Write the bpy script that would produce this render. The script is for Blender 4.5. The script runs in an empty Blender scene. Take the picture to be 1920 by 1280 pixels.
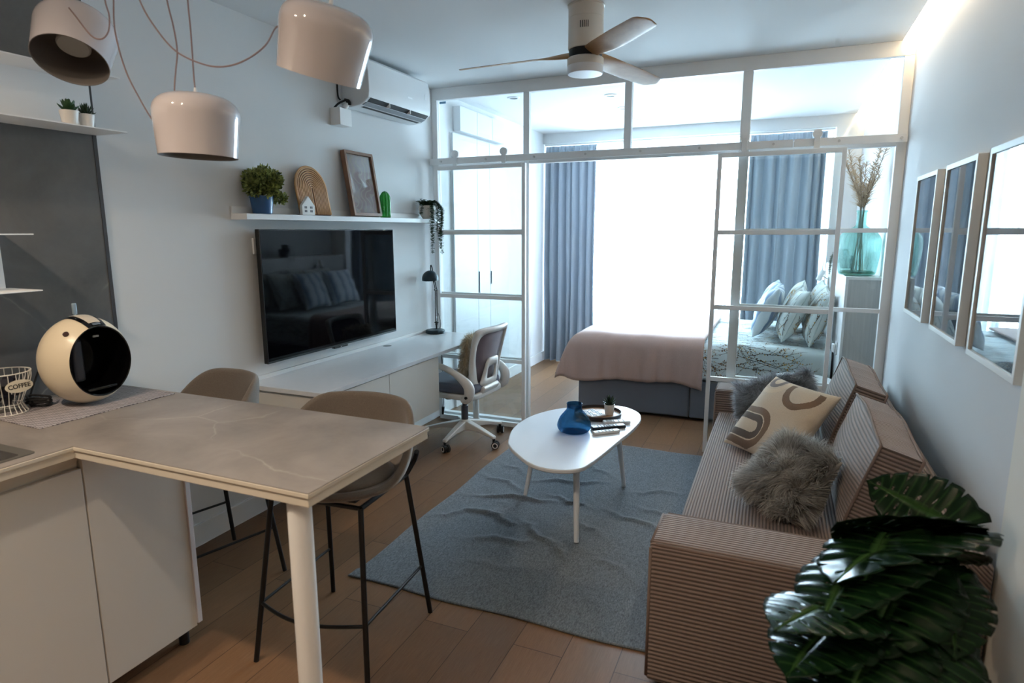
import bpy, bmesh, math, random
from math import sin, cos, pi, radians, sqrt
from mathutils import Vector, Matrix, Euler
V = Vector
scene = bpy.context.scene
COL = scene.collection
RNG = random.Random(7)
W, H = 3.155, 2.5716          # room width and ceiling height, metres

# ---------------------------------------------------------------- materials
def lin(c):
    r = []
    for v in c[:3]:
        v = v / 255.0
        r.append(v / 12.92 if v <= 0.04045 else ((v + 0.055) / 1.055) ** 2.4)
    return (r[0], r[1], r[2], 1.0)

class NT:
    """small helper round a material's node tree"""
    def __init__(s, name):
        s.m = bpy.data.materials.new(name); s.m.use_nodes = True
        s.t = s.m.node_tree; s.t.nodes.clear()
        s.out = s.n('ShaderNodeOutputMaterial')
    def n(s, typ, **kw):
        nd = s.t.nodes.new(typ)
        for k, v in kw.items():
            if k in nd.inputs.keys() if isinstance(k, str) else False:
                nd.inputs[k].default_value = v
            else:
                setattr(nd, k, v)
        return nd
    def l(s, a, b):
        s.t.links.new(a, b)
    def coord(s, scale=(1, 1, 1), rot=(0, 0, 0), kind='Object', loc=(0, 0, 0)):
        tc = s.n('ShaderNodeTexCoord'); mp = s.n('ShaderNodeMapping')
        mp.inputs['Scale'].default_value = scale; mp.inputs['Rotation'].default_value = rot
        mp.inputs['Location'].default_value = loc
        s.l(tc.outputs[kind], mp.inputs['Vector']); return mp.outputs['Vector']
    def noise(s, vec, scale=5, detail=4, rough=.55, dist=0):
        nd = s.n('ShaderNodeTexNoise'); nd.inputs['Scale'].default_value = scale
        nd.inputs['Detail'].default_value = detail; nd.inputs['Roughness'].default_value = rough
        nd.inputs['Distortion'].default_value = dist
        if vec is not None: s.l(vec, nd.inputs['Vector'])
        return nd.outputs['Fac']
    def ramp(s, fac, stops):
        r = s.n('ShaderNodeValToRGB'); e = r.color_ramp.elements
        while len(e) < len(stops): e.new(0.5)
        for el, (p, c) in zip(e, stops): el.position = p; el.color = c if len(c) == 4 else lin(c)
        s.l(fac, r.inputs['Fac']); return r.outputs['Color']
    def mix(s, fac, a, b, mode='MIX'):
        m = s.n('ShaderNodeMix', data_type='RGBA', blend_type=mode)
        for sock, val in ((m.inputs[0], fac), (m.inputs[6], a), (m.inputs[7], b)):
            if hasattr(val, 'links'): s.l(val, sock)
            else: sock.default_value = val
        return m.outputs[2]
    def math(s, op, a, b=None, c=None):
        m = s.n('ShaderNodeMath', operation=op)
        for i, val in enumerate((a, b, c)):
            if val is None: continue
            if hasattr(val, 'links'): s.l(val, m.inputs[i])
            else: m.inputs[i].default_value = val
        return m.outputs[0]
    def bump(s, h, strength=.3, dist=.002):
        b = s.n('ShaderNodeBump'); b.inputs['Strength'].default_value = strength
        b.inputs['Distance'].default_value = dist; s.l(h, b.inputs['Height']); return b.outputs['Normal']
    def bsdf(s, color, rough=.5, metal=0, spec=.5, normal=None, trans=0, ior=1.45, coat=0, sheen=0, emis=None, estr=0, subsurf=0):
        p = s.n('ShaderNodeBsdfPrincipled')
        def put(k, v):
            if v is None: return
            if hasattr(v, 'links'): s.l(v, p.inputs[k])
            else: p.inputs[k].default_value = v
        put('Base Color', color); put('Roughness', rough); put('Metallic', metal)
        put('Specular IOR Level', spec); put('Transmission Weight', trans); put('IOR', ior)
        put('Coat Weight', coat); put('Sheen Weight', sheen)
        if normal is not None: s.l(normal, p.inputs['Normal'])
        if emis is not None: put('Emission Color', emis); put('Emission Strength', estr)
        return p.outputs['BSDF']
    def done(s, sh):
        s.l(sh, s.out.inputs['Surface']); return s.m

def plain(name, c, rough=.5, metal=0, spec=.5, coat=0, sheen=0, noise=0, nscale=30, bump=0):
    t = NT(name); col = lin(c); nrm = None
    if noise or bump:
        f = t.noise(t.coord(), nscale, 5)
        if noise:
            col = t.mix(f, lin([v * (1 - noise) for v in c]), lin([min(255, v * (1 + noise)) for v in c]))
        if bump: nrm = t.bump(f, bump, .002)
    return t.done(t.bsdf(col, rough, metal, spec, nrm, coat=coat, sheen=sheen))

def emit(name, c, strength):
    t = NT(name); e = t.n('ShaderNodeEmission'); e.inputs['Color'].default_value = lin(c)
    e.inputs['Strength'].default_value = strength
    return t.done(e.outputs[0])

def thin_glass(name, tint=(250, 253, 253), rough=0.0, ior=1.45):
    """pane glass: clear with Fresnel reflection"""
    t = NT(name); tr = t.n('ShaderNodeBsdfTransparent'); tr.inputs[0].default_value = lin(tint)
    gl = t.n('ShaderNodeBsdfGlossy'); gl.inputs['Roughness'].default_value = rough
    lw = t.n('ShaderNodeLayerWeight')      # Schlick reflectance from the facing angle, same for both sides of the sheet
    f5 = t.math('POWER', lw.outputs['Facing'], 5.0)
    fr = t.math('ADD', t.math('MULTIPLY', f5, .95), .035)
    mx = t.n('ShaderNodeMixShader')
    t.l(fr, mx.inputs[0]); t.l(tr.outputs[0], mx.inputs[1]); t.l(gl.outputs[0], mx.inputs[2])
    return t.done(mx.outputs[0])

def rib_mat(name, dark, light, axis, pitch, rough=.85, depth=.004, wig=0.0):
    """corduroy: cords running along one object axis ('x','y','z' = the axis across the cords)"""
    t = NT(name); tc = t.n('ShaderNodeTexCoord'); sep = t.n('ShaderNodeSeparateXYZ')
    t.l(tc.outputs['Object'], sep.inputs[0])
    a = sep.outputs['XYZ'.index(axis.upper())]
    if wig:
        nz = t.noise(tc.outputs['Object'], 4, 2); a = t.math('ADD', a, t.math('MULTIPLY', nz, wig))
    ph = t.math('MULTIPLY', a, 2 * pi / pitch)
    sn = t.math('ADD', t.math('MULTIPLY', t.math('SINE', ph), .5), .5)
    hh = t.math('POWER', sn, .6)
    nz2 = t.noise(tc.outputs['Object'], 9, 4)
    col = t.mix(hh, lin(dark), lin(light))
    col = t.mix(t.math('MULTIPLY', nz2, .35), col, lin([v * .72 for v in light]))
    return t.done(t.bsdf(col, rough, 0, .2, t.bump(hh, .9, depth), sheen=.35))

# ---------------------------------------------------------------- mesh building
class MB:
    def __init__(s): s.v = []; s.f = []; s.mi = []; s.cur = 0
    def add(s, vs, fs):
        b = len(s.v); s.v += [tuple(v) for v in vs]
        for f in fs: s.f.append(tuple(b + i for i in f)); s.mi.append(s.cur)
        return s
    def box(s, x0, y0, z0, x1, y1, z1):
        vs = [(x, y, z) for z in (z0, z1) for y in (y0, y1) for x in (x0, x1)]
        return s.add(vs, [(0, 2, 3, 1), (4, 5, 7, 6), (0, 1, 5, 4), (2, 6, 7, 3), (0, 4, 6, 2), (1, 3, 7, 5)])
    def obox(s, c, size, m=None):
        hx, hy, hz = [q / 2 for q in size]; m = m or Matrix()
        vs = [V(c) + (m.to_3x3() @ V((x, y, z))) for z in (-hz, hz) for y in (-hy, hy) for x in (-hx, hx)]
        return s.add(vs, [(0, 2, 3, 1), (4, 5, 7, 6), (0, 1, 5, 4), (2, 6, 7, 3), (0, 4, 6, 2), (1, 3, 7, 5)])
    def frame(s, d):
        d = V(d).normalized(); a = V((0, 0, 1)) if abs(d.z) < .95 else V((1, 0, 0))
        u = d.cross(a).normalized(); w = d.cross(u).normalized(); return u, w
    def tube(s, pts, r, n=8, caps=True, closed=False):
        pts = [V(p) for p in pts]; m = len(pts)
        rs = r if isinstance(r, (list, tuple)) else [r] * m
        vs = []; u = None
        for i, p in enumerate(pts):
            if closed: d = pts[(i + 1) % m] - pts[i - 1]
            else: d = pts[min(i + 1, m - 1)] - pts[max(i - 1, 0)]
            if d.length < 1e-9: d = V((0, 0, 1))
            d.normalize()
            if u is None: u, w = s.frame(d)
            else:
                u = (u - d * u.dot(d))
                if u.length < 1e-6: u, w = s.frame(d)
                u.normalize(); w = d.cross(u)
            w = d.cross(u)
            for k in range(n):
                a = 2 * pi * k / n; vs.append(p + (u * cos(a) + w * sin(a)) * rs[i])
        fs = []
        for i in range(m if closed else m - 1):
            j = (i + 1) % m
            for k in range(n):
                k2 = (k + 1) % n; fs.append((i * n + k, i * n + k2, j * n + k2, j * n + k))
        if caps and not closed: fs += [tuple(range(n))[::-1], tuple((m - 1) * n + k for k in range(n))]
        return s.add(vs, fs)
    def cyl(s, p0, p1, r0, r1=None, n=24): return s.tube([p0, p1], [r0, r0 if r1 is None else r1], n)
    def lathe(s, prof, n=40, c=(0, 0, 0), m=None, a0=0, a1=2 * pi):
        """prof: list of (r, z); m optional rotation; full turn unless a0/a1"""
        c = V(c); m3 = (m or Matrix()).to_3x3(); vs = []; fs = []; k = len(prof)
        full = abs(a1 - a0 - 2 * pi) < 1e-6; na = n if full else n + 1
        for i in range(na):
            a = a0 + (a1 - a0) * i / n
            for r, z in prof: vs.append(c + m3 @ V((r * cos(a), r * sin(a), z)))
        for i in range(n):
            j = (i + 1) % na
            for q in range(k - 1): fs.append((i * k + q, j * k + q, j * k + q + 1, i * k + q + 1))
        return s.add(vs, fs)
    def prism(s, poly, a, b, plane='xy'):
        """extrude a 2-D polygon between a and b along the remaining axis"""
        def P(p, h):
            return {'xy': (p[0], p[1], h), 'xz': (p[0], h, p[1]), 'yz': (h, p[0], p[1])}[plane]
        n = len(poly); vs = [P(p, a) for p in poly] + [P(p, b) for p in poly]
        fs = [tuple(range(n))[::-1], tuple(range(n, 2 * n))]
        fs += [(i, (i + 1) % n, n + (i + 1) % n, n + i) for i in range(n)]
        return s.add(vs, fs)
    def grid(s, fn, nu, nv, wrapu=False):
        b = []; 
        for i in range(nu if wrapu else nu + 1):
            for j in range(nv + 1): b.append(fn(i / nu, j / nv))
        fs = []
        for i in range(nu):
            i2 = (i + 1) % nu if wrapu else i + 1
            for j in range(nv): fs.append((i * (nv + 1) + j, i2 * (nv + 1) + j, i2 * (nv + 1) + j + 1, i * (nv + 1) + j + 1))
        return s.add(b, fs)
    def sphere(s, c, r, nu=24, nv=14, sc=(1, 1, 1), m=None):
        m3 = (m or Matrix()).to_3x3(); c = V(c)
        return s.grid(lambda u, v: c + m3 @ V((sc[0] * r * sin(pi * v) * cos(2 * pi * u), sc[1] * r * sin(pi * v) * sin(2 * pi * u), -sc[2] * r * cos(pi * v))), nu, nv, True)

def rotm(rx=0, ry=0, rz=0): return Euler((radians(rx), radians(ry), radians(rz)), 'XYZ').to_matrix().to_4x4()

def obj(name, mb, mat, parent=None, bevel=0, seg=2, smooth=35, subd=0, solid=0, world=True, fixn=True, props=None):
    me = bpy.data.meshes.new(name); me.from_pydata(mb.v, [], mb.f)
    o = bpy.data.objects.new(name, me); COL.objects.link(o)
    mats = mat if isinstance(mat, (list, tuple)) else [mat]
    for m in mats: me.materials.append(m)
    if len(mats) > 1: me.polygons.foreach_set('material_index', mb.mi)
    bm = bmesh.new(); bm.from_mesh(me)
    bmesh.ops.remove_doubles(bm, verts=bm.verts, dist=1e-5)
    if fixn: bmesh.ops.recalc_face_normals(bm, faces=bm.faces)
    if parent is not None and world:
        r = parent
        while r.parent is not None: r = r.parent
        bmesh.ops.translate(bm, verts=bm.verts, vec=-r.location)
    bm.to_mesh(me); bm.free()
    if smooth:
        me.shade_smooth()
        if smooth < 180: me.set_sharp_from_angle(angle=radians(smooth))
    if parent is not None: o.parent = parent
    if bevel:
        b = o.modifiers.new('bevel', 'BEVEL'); b.width = bevel; b.segments = seg; b.limit_method = 'ANGLE'; b.angle_limit = radians(40)
        b.harden_normals = False
    if solid:
        b = o.modifiers.new('solid', 'SOLIDIFY'); b.thickness = solid; b.offset = 0
    if subd:
        b = o.modifiers.new('sub', 'SUBSURF'); b.levels = subd; b.render_levels = subd
    if props:
        for k, v in props.items(): o[k] = v
    return o

def thing(name, label, cat, loc=(0, 0, 0), group=None, kind=None):
    o = bpy.data.objects.new(name, None); COL.objects.link(o); o.location = loc
    o.empty_display_size = .1
    if label: o['label'] = label
    if cat: o['category'] = cat
    if group: o['group'] = group
    if kind: o['kind'] = kind
    return o
def tag(o, label, cat, group=None):
    o['label'] = label; o['category'] = cat
    if group: o['group'] = group
    return o
def struct(name, mb, mat, **kw):
    parent = kw.pop('parent', None)
    o = obj(name, mb, mat, parent, **kw)
    if parent is None: o['kind'] = 'structure'
    return o
def dup(root, loc, rotz=None, label=None, deep=True):
    r = root.copy(); COL.objects.link(r); r.location = loc
    if rotz is not None: r.rotation_euler = (0, 0, rotz)
    if label: r['label'] = label
    for ch in list(root.children):
        c = ch.copy(); COL.objects.link(c); c.parent = r
        for g in list(ch.children):
            d = g.copy(); COL.objects.link(d); d.parent = c
    return r
def bez(p0, p1, p2, p3, n=16):
    p0, p1, p2, p3 = map(V, (p0, p1, p2, p3)); out = []
    for i in range(n + 1):
        t = i / n; q = 1 - t
        out.append(p0 * q ** 3 + p1 * (3 * q * q * t) + p2 * (3 * q * t * t) + p3 * t ** 3)
    return out
def spline(pts, n=8):
    """Catmull-Rom through points"""
    pts = [V(p) for p in pts]; out = []
    for i in range(len(pts) - 1):
        a = pts[max(i - 1, 0)]; b = pts[i]; c = pts[i + 1]; d = pts[min(i + 2, len(pts) - 1)]
        for k in range(n):
            t = k / n
            out.append(.5 * ((2 * b) + (c - a) * t + (2 * a - 5 * b + 4 * c - d) * t * t + (-a + 3 * b - 3 * c + d) * t ** 3))
    out.append(pts[-1]); return out
def rrect(x0, y0, x1, y1, r, n=5):
    o = []
    for cx, cy, a in ((x1 - r, y1 - r, 0), (x0 + r, y1 - r, 90), (x0 + r, y0 + r, 180), (x1 - r, y0 + r, 270)):
        for k in range(n + 1):
            t = radians(a + 90 * k / n); o.append((cx + r * cos(t), cy + r * sin(t)))
    return o

# ---------------------------------------------------------------- camera
cam = bpy.data.cameras.new('camera'); camo = bpy.data.objects.new('camera', cam); COL.objects.link(camo)
yaw, pitch, roll = 0.404251, 0.1751436, -0.0025198
fwd = V((-sin(yaw) * cos(pitch), cos(yaw) * cos(pitch), -sin(pitch)))
rt = V((cos(yaw), sin(yaw), 0)); up = rt.cross(fwd)
r2 = rt * cos(roll) + up * sin(roll); u2 = up * cos(roll) - rt * sin(roll)
camo.matrix_world = Matrix(((r2.x, u2.x, -fwd.x, 2.5308), (r2.y, u2.y, -fwd.y, -4.3636), (r2.z, u2.z, -fwd.z, 1.5116), (0, 0, 0, 1)))
cam.sensor_width = 36; cam.lens = 1172.39 / 1920 * 36; cam.clip_start = .05
cam.dof.use_dof = True; cam.dof.focus_distance = 3.6; cam.dof.aperture_fstop = 3.5
scene.camera = camo
scene.view_settings.view_transform = 'Standard'; scene.view_settings.look = 'None'
scene.view_settings.gamma = 1.0; scene.view_settings.use_curve_mapping = False
# ================================================================ shared materials
M = {}
M['wall'] = plain('wall_paint', (219, 220, 221), .75, spec=.2, bump=.05, nscale=180)
M['ceil'] = plain('ceiling_paint', (228, 230, 231), .8, spec=.2)
M['white'] = plain('white_lacquer', (228, 228, 228), .4)
M['whitesat'] = plain('white_satin_metal', (238, 238, 238), .45, spec=.4)
M['whitegloss'] = plain('white_gloss_metal', (204, 197, 199), .08, spec=.6, coat=.5)
M['cream'] = plain('cream_laminate', (214, 210, 203), .45)
M['black'] = plain('black_metal', (20, 20, 21), .45)
M['blackgloss'] = plain('black_gloss_plastic', (8, 8, 9), .06, spec=.6)
M['rubber'] = plain('dark_rubber', (26, 26, 28), .7)
M['chrome'] = plain('chrome', (200, 202, 205), .15, 1)
M['glass'] = thin_glass('pane_glass')
M['grey'] = plain('grey_plastic', (120, 122, 124), .5)

# ================================================================ room shell
def floor_mat():
    t = NT('oak_plank_floor')
    vec = t.coord((1, 1, 1), (0, 0, pi / 2))
    b = t.n('ShaderNodeTexBrick'); b.offset = .37; b.squash = 1
    for k, v in (('Scale', 1.0), ('Mortar Size', .0016), ('Mortar Smooth', .2), ('Bias', 0), ('Brick Width', 1.22), ('Row Height', .19)):
        b.inputs[k].default_value = v
    b.inputs['Color1'].default_value = (0, 0, 0, 1); b.inputs['Color2'].default_value = (1, 1, 1, 1); b.inputs['Mortar'].default_value = (.5, .5, .5, 1)
    t.l(vec, b.inputs['Vector'])
    tone = t.ramp(b.outputs['Color'], [(0, (86, 58, 37)), (.5, (101, 70, 46)), (1, (117, 84, 57))])
    g = t.noise(t.coord((26, 1.6, 1)), 3.2, 6, .62, .6)
    g2 = t.noise(t.coord((90, 3, 1)), 4, 3, .6)
    col = t.mix(t.ramp(g, [(.3, (0, 0, 0)), (.75, (255, 255, 255))]), t.mix(.42, tone, lin((84, 60, 42)), 'MIX'), tone)
    col = t.mix(t.math('MULTIPLY', g2, .3), col, lin((188, 154, 120)))
    col = t.mix(b.outputs['Fac'], col, lin((66, 48, 35)))
    h = t.math('SUBTRACT', t.math('MULTIPLY', g, .3), b.outputs['Fac'])
    return t.done(t.bsdf(col, .46, 0, .28, t.bump(h, .25, .002)))
M['floor'] = floor_mat()
struct('floor', MB().box(-.1, -6.2, -.06, W + .1, 3.3, 0), M['floor'], smooth=0)
CX = 3.085     # edge of the ceiling beside the light slot
struct('ceiling', MB().box(-.1, -6.2, H, CX, 2.9, H + .04).box(-.1, -6.2, H + .11, W + .1, 2.9, H + .15).box(CX - .02, -6.2, H + .04, CX, 2.9, H + .11), M['ceil'], smooth=0)
struct('wall_left', MB().box(-.12, -6.2, 0, 0, 2.9, H + .11), M['wall'], smooth=0)
struct('wall_right', MB().box(W, -6.2, 0, W + .12, 2.9, H + .11), M['wall'], smooth=0)
M['wall_warmlit'] = plain('wall_paint_warmlit', (234, 230, 220), .75, spec=.2, bump=.05, nscale=180)  # wall paint warmed and lightened to stand for kitchen light on the return
struct('wall_right_return', MB().box(3.108, -6.2, 0, W - .001, -2.45, H), M['wall_warmlit'], smooth=0, bevel=.004)
struct('wall_front', MB().box(-.12, -6.32, 0, W + .12, -6.2, H + .11), plain('dark_unseen_wall', (84, 78, 72), .7), smooth=0)  # unseen wall behind the camera, coloured dark to cut fill light
struct('wall_back', MB().box(2.93, 2.45, 0, W, 2.9, H + .11).box(0, 2.45, 2.462, 2.93, 2.9, H + .11), M['wall'], smooth=0)
struct('baseboard_left', MB().box(0, -6.2, 0, .013, -.002, .11).box(0, 1.4, 0, .013, 2.75, .11), M['white'], bevel=.003)
struct('baseboard_right', MB().box(W - .013, -2.44, 0, W, -.002, .1), M['white'], bevel=.003)
# warm light strip in the slot along the right wall
ls = struct('trim_1', MB().box(CX + .0008, -6.1, H + .045, CX + .006, 2.44, H + .1), emit('cove_strip_light', (255, 226, 184), 60.0), smooth=0)

# ================================================================ windows behind the sheer curtains
def window(n, x0, x1):
    mb = MB(); z0, z1, y0, y1 = .02, 2.46, 2.80, 2.86; f = .055
    mb.box(x0, y0, z0, x0 + f, y1, z1).box(x1 - f, y0, z0, x1, y1, z1)
    mb.box(x0 + f, y0, z0, x1 - f, y1, z0 + f).box(x0 + f, y0, z1 - f, x1 - f, y1, z1)
    w = struct('window_%d' % n, mb, M['white'], bevel=.004)
    for a, b in ((z0 + f, z1 - f),):
        obj('pane', MB().box(x0 + f, y0 + .028, a, x1 - f, y0 + .034, b), M['glass'], w, smooth=0)
    obj('handle', MB().box(x1 - .04, y0 - .03, 1.05, x1 - .02, y0, 1.2), M['chrome'], w)
window(1, .0, .98); window(2, .98, 1.95); window(3, 1.95, 2.93)

# ================================================================ glazed partition
FW = M['whitesat']
def partition():
    y0, y1 = 0.0, .05
    mb = MB().box(0, y0, 2.487, W, y1, H)
    root = struct('glass_partition', mb, FW, bevel=.003)
    for x0, x1, za, zb in ((.0, .045, .0, 2.487), (.756, .801, 0, 2.487), (1.492, 1.54, 2.05, 2.487), (2.238, 2.296, .0, 2.487), (3.103, W, 0, 2.487)):
        obj('post', MB().box(x0, y0, za, x1, y1, zb), FW, root, bevel=.003)
    obj('transom_bar', MB().box(.045, y0, 1.992, .756, y1, 2.05).box(.801, y0, 1.992, 2.238, y1, 2.05).box(2.296, y0, 1.992, 3.103, y1, 2.05), FW, root, bevel=.003)
    for z in (1.508, 1.02, .53):
        obj('glazing_bar', MB().box(2.296, y0 + .012, z - .013, 3.103, y1 - .012, z + .013), FW, root, bevel=.002)
        obj('glazing_bar', MB().box(.045, y0 + .012, z - .013, .756, y1 - .012, z + .013), FW, root, bevel=.002)
    obj('threshold', MB().box(.045, y0, 0, .756, y1, .05).box(2.296, y0, 0, 3.103, y1, .05), FW, root, bevel=.003)
    g = M['glass']
    for x0, x1 in ((.045, .756), (.801, 1.492), (1.54, 2.238), (2.296, 3.103)):
        obj('pane', MB().box(x0, .022, 2.05, x1, .028, 2.487), g, root, smooth=0)
    for x0, x1 in ((.045, .756), (2.296, 3.103)):
        for a, b in ((.05, .517), (.543, 1.007), (1.033, 1.495), (1.521, 1.992)):
            obj('pane', MB().box(x0, .022, a, x1, .028, b), g, root, smooth=0)
    rl = obj('door_rail', MB().box(.0, -.048, 2.008, 2.55, -.036, 2.055).box(2.556, -.048, 2.008, 3.15, -.036, 2.055), FW, root, bevel=.002)
    bm = MB()
    for x in (.10, .48, .86, 1.24, 1.62, 2.0, 2.44, 2.8, 3.12): bm.cyl((x, -.056, 2.032), (x, 0, 2.032), .008, n=12)
    obj('bolts', bm, plain('bolt_metal', (205, 205, 205), .4, .2), rl)
    st = plain('sticker_blue', (120, 160, 190), .5)
    obj('sticker', MB().box(.06, .018, 2.462, .115, .0215, 2.478), st, root, smooth=0)
    return root
partition()
def sliding_door(n, x0, x1, wheels):
    y0, y1 = -.078, -.05; z0, z1 = .012, 1.992; f = .026
    mb = MB().box(x0, y0, z0, x0 + f, y1, z1).box(x1 - f, y0, z0, x1, y1, z1)
    mb.box(x0 + f, y0, z0, x1 - f, y1, z0 + .035).box(x0 + f, y0, z1 - .028, x1 - f, y1, z1)
    d = struct('door_%d' % n, mb, FW, bevel=.002)
    zs = [1.498, 1.013, .53]
    for z in zs:
        obj('glazing_bar', MB().box(x0 + f, y0 + .003, z - .0145, x1 - f, y1 - .003, z + .0145), FW, d, bevel=.002)
    edges = [z0 + .035, .53, 1.013, 1.498, z1 - .028]
    for i in range(4):
        a = edges[i] + (.0145 if i else 0); b = edges[i + 1] - (.0145 if i < 3 else 0)
        obj('pane', MB().box(x0 + f, -.067, a, x1 - f, -.062, b), M['glass'], d, smooth=0)
    for x in wheels:
        h = obj('hanger', MB().box(x - .017, -.056, 1.965, x + .017, -.0495, 2.085), FW, d, bevel=.002)
        obj('roller', MB().cyl((x, -.049, 2.081), (x, -.03, 2.081), .027, n=28), FW, h, bevel=.002)
        obj('axle_cap', MB().cyl((x, -.062, 2.081), (x, -.056, 2.081), .026, .022, n=28).cyl((x, -.066, 2.081), (x, -.062, 2.081), .008, n=12), FW, h)
sliding_door(1, .058, .802, (.222, .622))
sliding_door(2, 2.118, 2.846, (2.272, 2.682))

# ================================================================ lights
w = bpy.data.worlds.new('world'); scene.world = w; w.use_nodes = True
bg = w.node_tree.nodes['Background']; bg.inputs[0].default_value = (.69, .86, 1.0, 1); bg.inputs[1].default_value = 40.0
def area(name, loc, rot, sx, sy, e, col, portal=False, size=None):
    l = bpy.data.lights.new(name, 'AREA'); l.shape = 'RECTANGLE'; l.size = sx; l.size_y = sy; l.energy = e; l.color = col
    o = bpy.data.objects.new(name, l); COL.objects.link(o); o.location = loc; o.rotation_euler = rot
    if portal: l.cycles.is_portal = True
    return o
area('window_portal', (1.465, 2.895, 1.21), (radians(-90), 0, 0), 2.93, 2.38, 1, (1, 1, 1), True)
def spot(name, loc, target, e, col, ang=100, r=.025, blend=1.0):
    l = bpy.data.lights.new(name, 'SPOT'); l.energy = e; l.color = col; l.spot_size = radians(ang); l.spot_blend = blend; l.shadow_soft_size = r
    o = bpy.data.objects.new(name, l); COL.objects.link(o); o.location = loc
    o.rotation_euler = (V(target) - V(loc)).to_track_quat('-Z', 'Y').to_euler(); return o
WARM = (1.0, .81, .61)
DL = [(.62, -4.12, 78, 172), (1.2, -4.16, 62, 172), (2.15, -4.5, 75, 112)]
for i, (x, y, e_, c_) in enumerate(DL):
    t = thing('ceiling_downlight', 'round recessed downlight lit warm over the kitchen', 'ceiling light', (x, y, H), 'kitchen downlights')
    obj('trim_ring', MB().lathe([(.036, -.001), (.036, -.006), (.046, -.005), (.048, 0)], 32, (x, y, H)), M['white'], t)
    obj('lens', MB().cyl((x, y, H - .003), (x, y, H - .001), .036, n=32), emit('downlight_lens', (255, 220, 180), 40), t)
    spot('kitchen_spot', (x, y, H - .02), (x, y, 0), e_, WARM, c_, .03)
pts = [(.453, .538), (1.198, .757), (1.165, 1.317), (1.173, 1.9)]
for i, (x, y) in enumerate(pts):
    t = thing('ceiling_downlight', 'round white recessed downlight, unlit, ' + ('nearest the wardrobe', 'nearest the glass partition over the bed', 'midway over the bed', 'nearest the window')[i], 'ceiling light', (x, y, H), 'bedroom downlights')
    obj('trim_ring', MB().lathe([(.034, -.001), (.034, -.008), (.048, -.006), (.052, 0)], 32, (x, y, H)), M['white'], t)
    obj('lens', MB().cyl((x, y, H - .004), (x, y, H - .001), .034, n=32), M['grey'], t)
scene.view_settings.exposure = 0.0
# ================================================================ kitchen
def stone_mat(name, base, vein, vscale=1.0, rough=.45):
    t = NT(name); vec = t.coord()
    n1 = t.noise(vec, 3.2, 7, .62, .4); n2 = t.noise(vec, 60, 3, .6)
    col = t.mix(t.ramp(n1, [(.3, (0, 0, 0)), (.72, (255, 255, 255))]), lin([v * .82 for v in base]), lin([min(255, v * 1.14) for v in base]))
    col = t.mix(t.math('MULTIPLY', n2, .25), col, lin([v * 1.12 for v in base]))
    # thin crooked veins: thin lines of a distorted cell pattern
    wv = t.n('ShaderNodeTexVoronoi', feature='DISTANCE_TO_EDGE'); wv.inputs['Scale'].default_value = 1.55 * vscale
    nz = t.n('ShaderNodeTexNoise'); nz.inputs['Scale'].default_value = 5; nz.inputs['Detail'].default_value = 5; t.l(vec, nz.inputs['Vector'])
    off = t.mix(.09, vec, nz.outputs['Color']); t.l(off, wv.inputs['Vector'])
    line = t.ramp(wv.outputs['Distance'], [(0, (255, 255, 255)), (.006, (90, 90, 90)), (.014, (0, 0, 0))])
    gate = t.ramp(t.noise(vec, 2.1, 2), [(.46, (0, 0, 0)), (.62, (190, 190, 190))])
    col = t.mix(t.math('MULTIPLY', line, gate), col, lin(vein))
    return t.done(t.bsdf(col, rough, 0, .4))
M['splash'] = stone_mat('dark_grey_stone', (92, 91, 90), (176, 172, 164))
M['worktop'] = stone_mat('grey_brown_stone', (138, 131, 126), (190, 184, 176), 1.2, .38)
M['edge'] = plain('cream_worktop_edge', (212, 204, 190), .4)
M['trimdark'] = plain('anthracite_trim', (52, 50, 52), .5)

sp = thing('splashback', 'dark grey stone splashback panel with pale veins behind the coffee machine', 'splashback', (0, -2.66, .9))
obj('stone_panel', MB().box(.0015, -6.0, .9, .012, -2.659, H), M['splash'], sp, smooth=0)
obj('edge_trim', MB().box(.0015, -2.659, .9, .0135, -2.644, H), M['trimdark'], sp, smooth=0)

def metal_shelf(label, z0, z1, yend, d):
    t = thing('metal_shelf', label, 'shelf', (0.012, yend, z0), 'thin white metal shelves on the splashback')
    b = .0140
    obj('top_plate', MB().box(b, -5.2, z1 - .004, d - .01, yend, z1), M['whitesat'], t, bevel=.001)
    obj('back_plate', MB().box(b, -5.2, z0 + .004, b + .003, yend - .015, z1 - .004), M['whitesat'], t)
    obj('bottom_plate', MB().box(b, -5.2, z0, d, yend, z0 + .004), M['whitesat'], t, bevel=.001)
    return t
metal_shelf('white metal wall shelf holding the two small potted succulents', 1.885, 2.086, -2.64, .19)
metal_shelf('lower white metal wall shelf, empty at its end, at eye level by the splashback', 1.312, 1.506, -3.02, .2)

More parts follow.
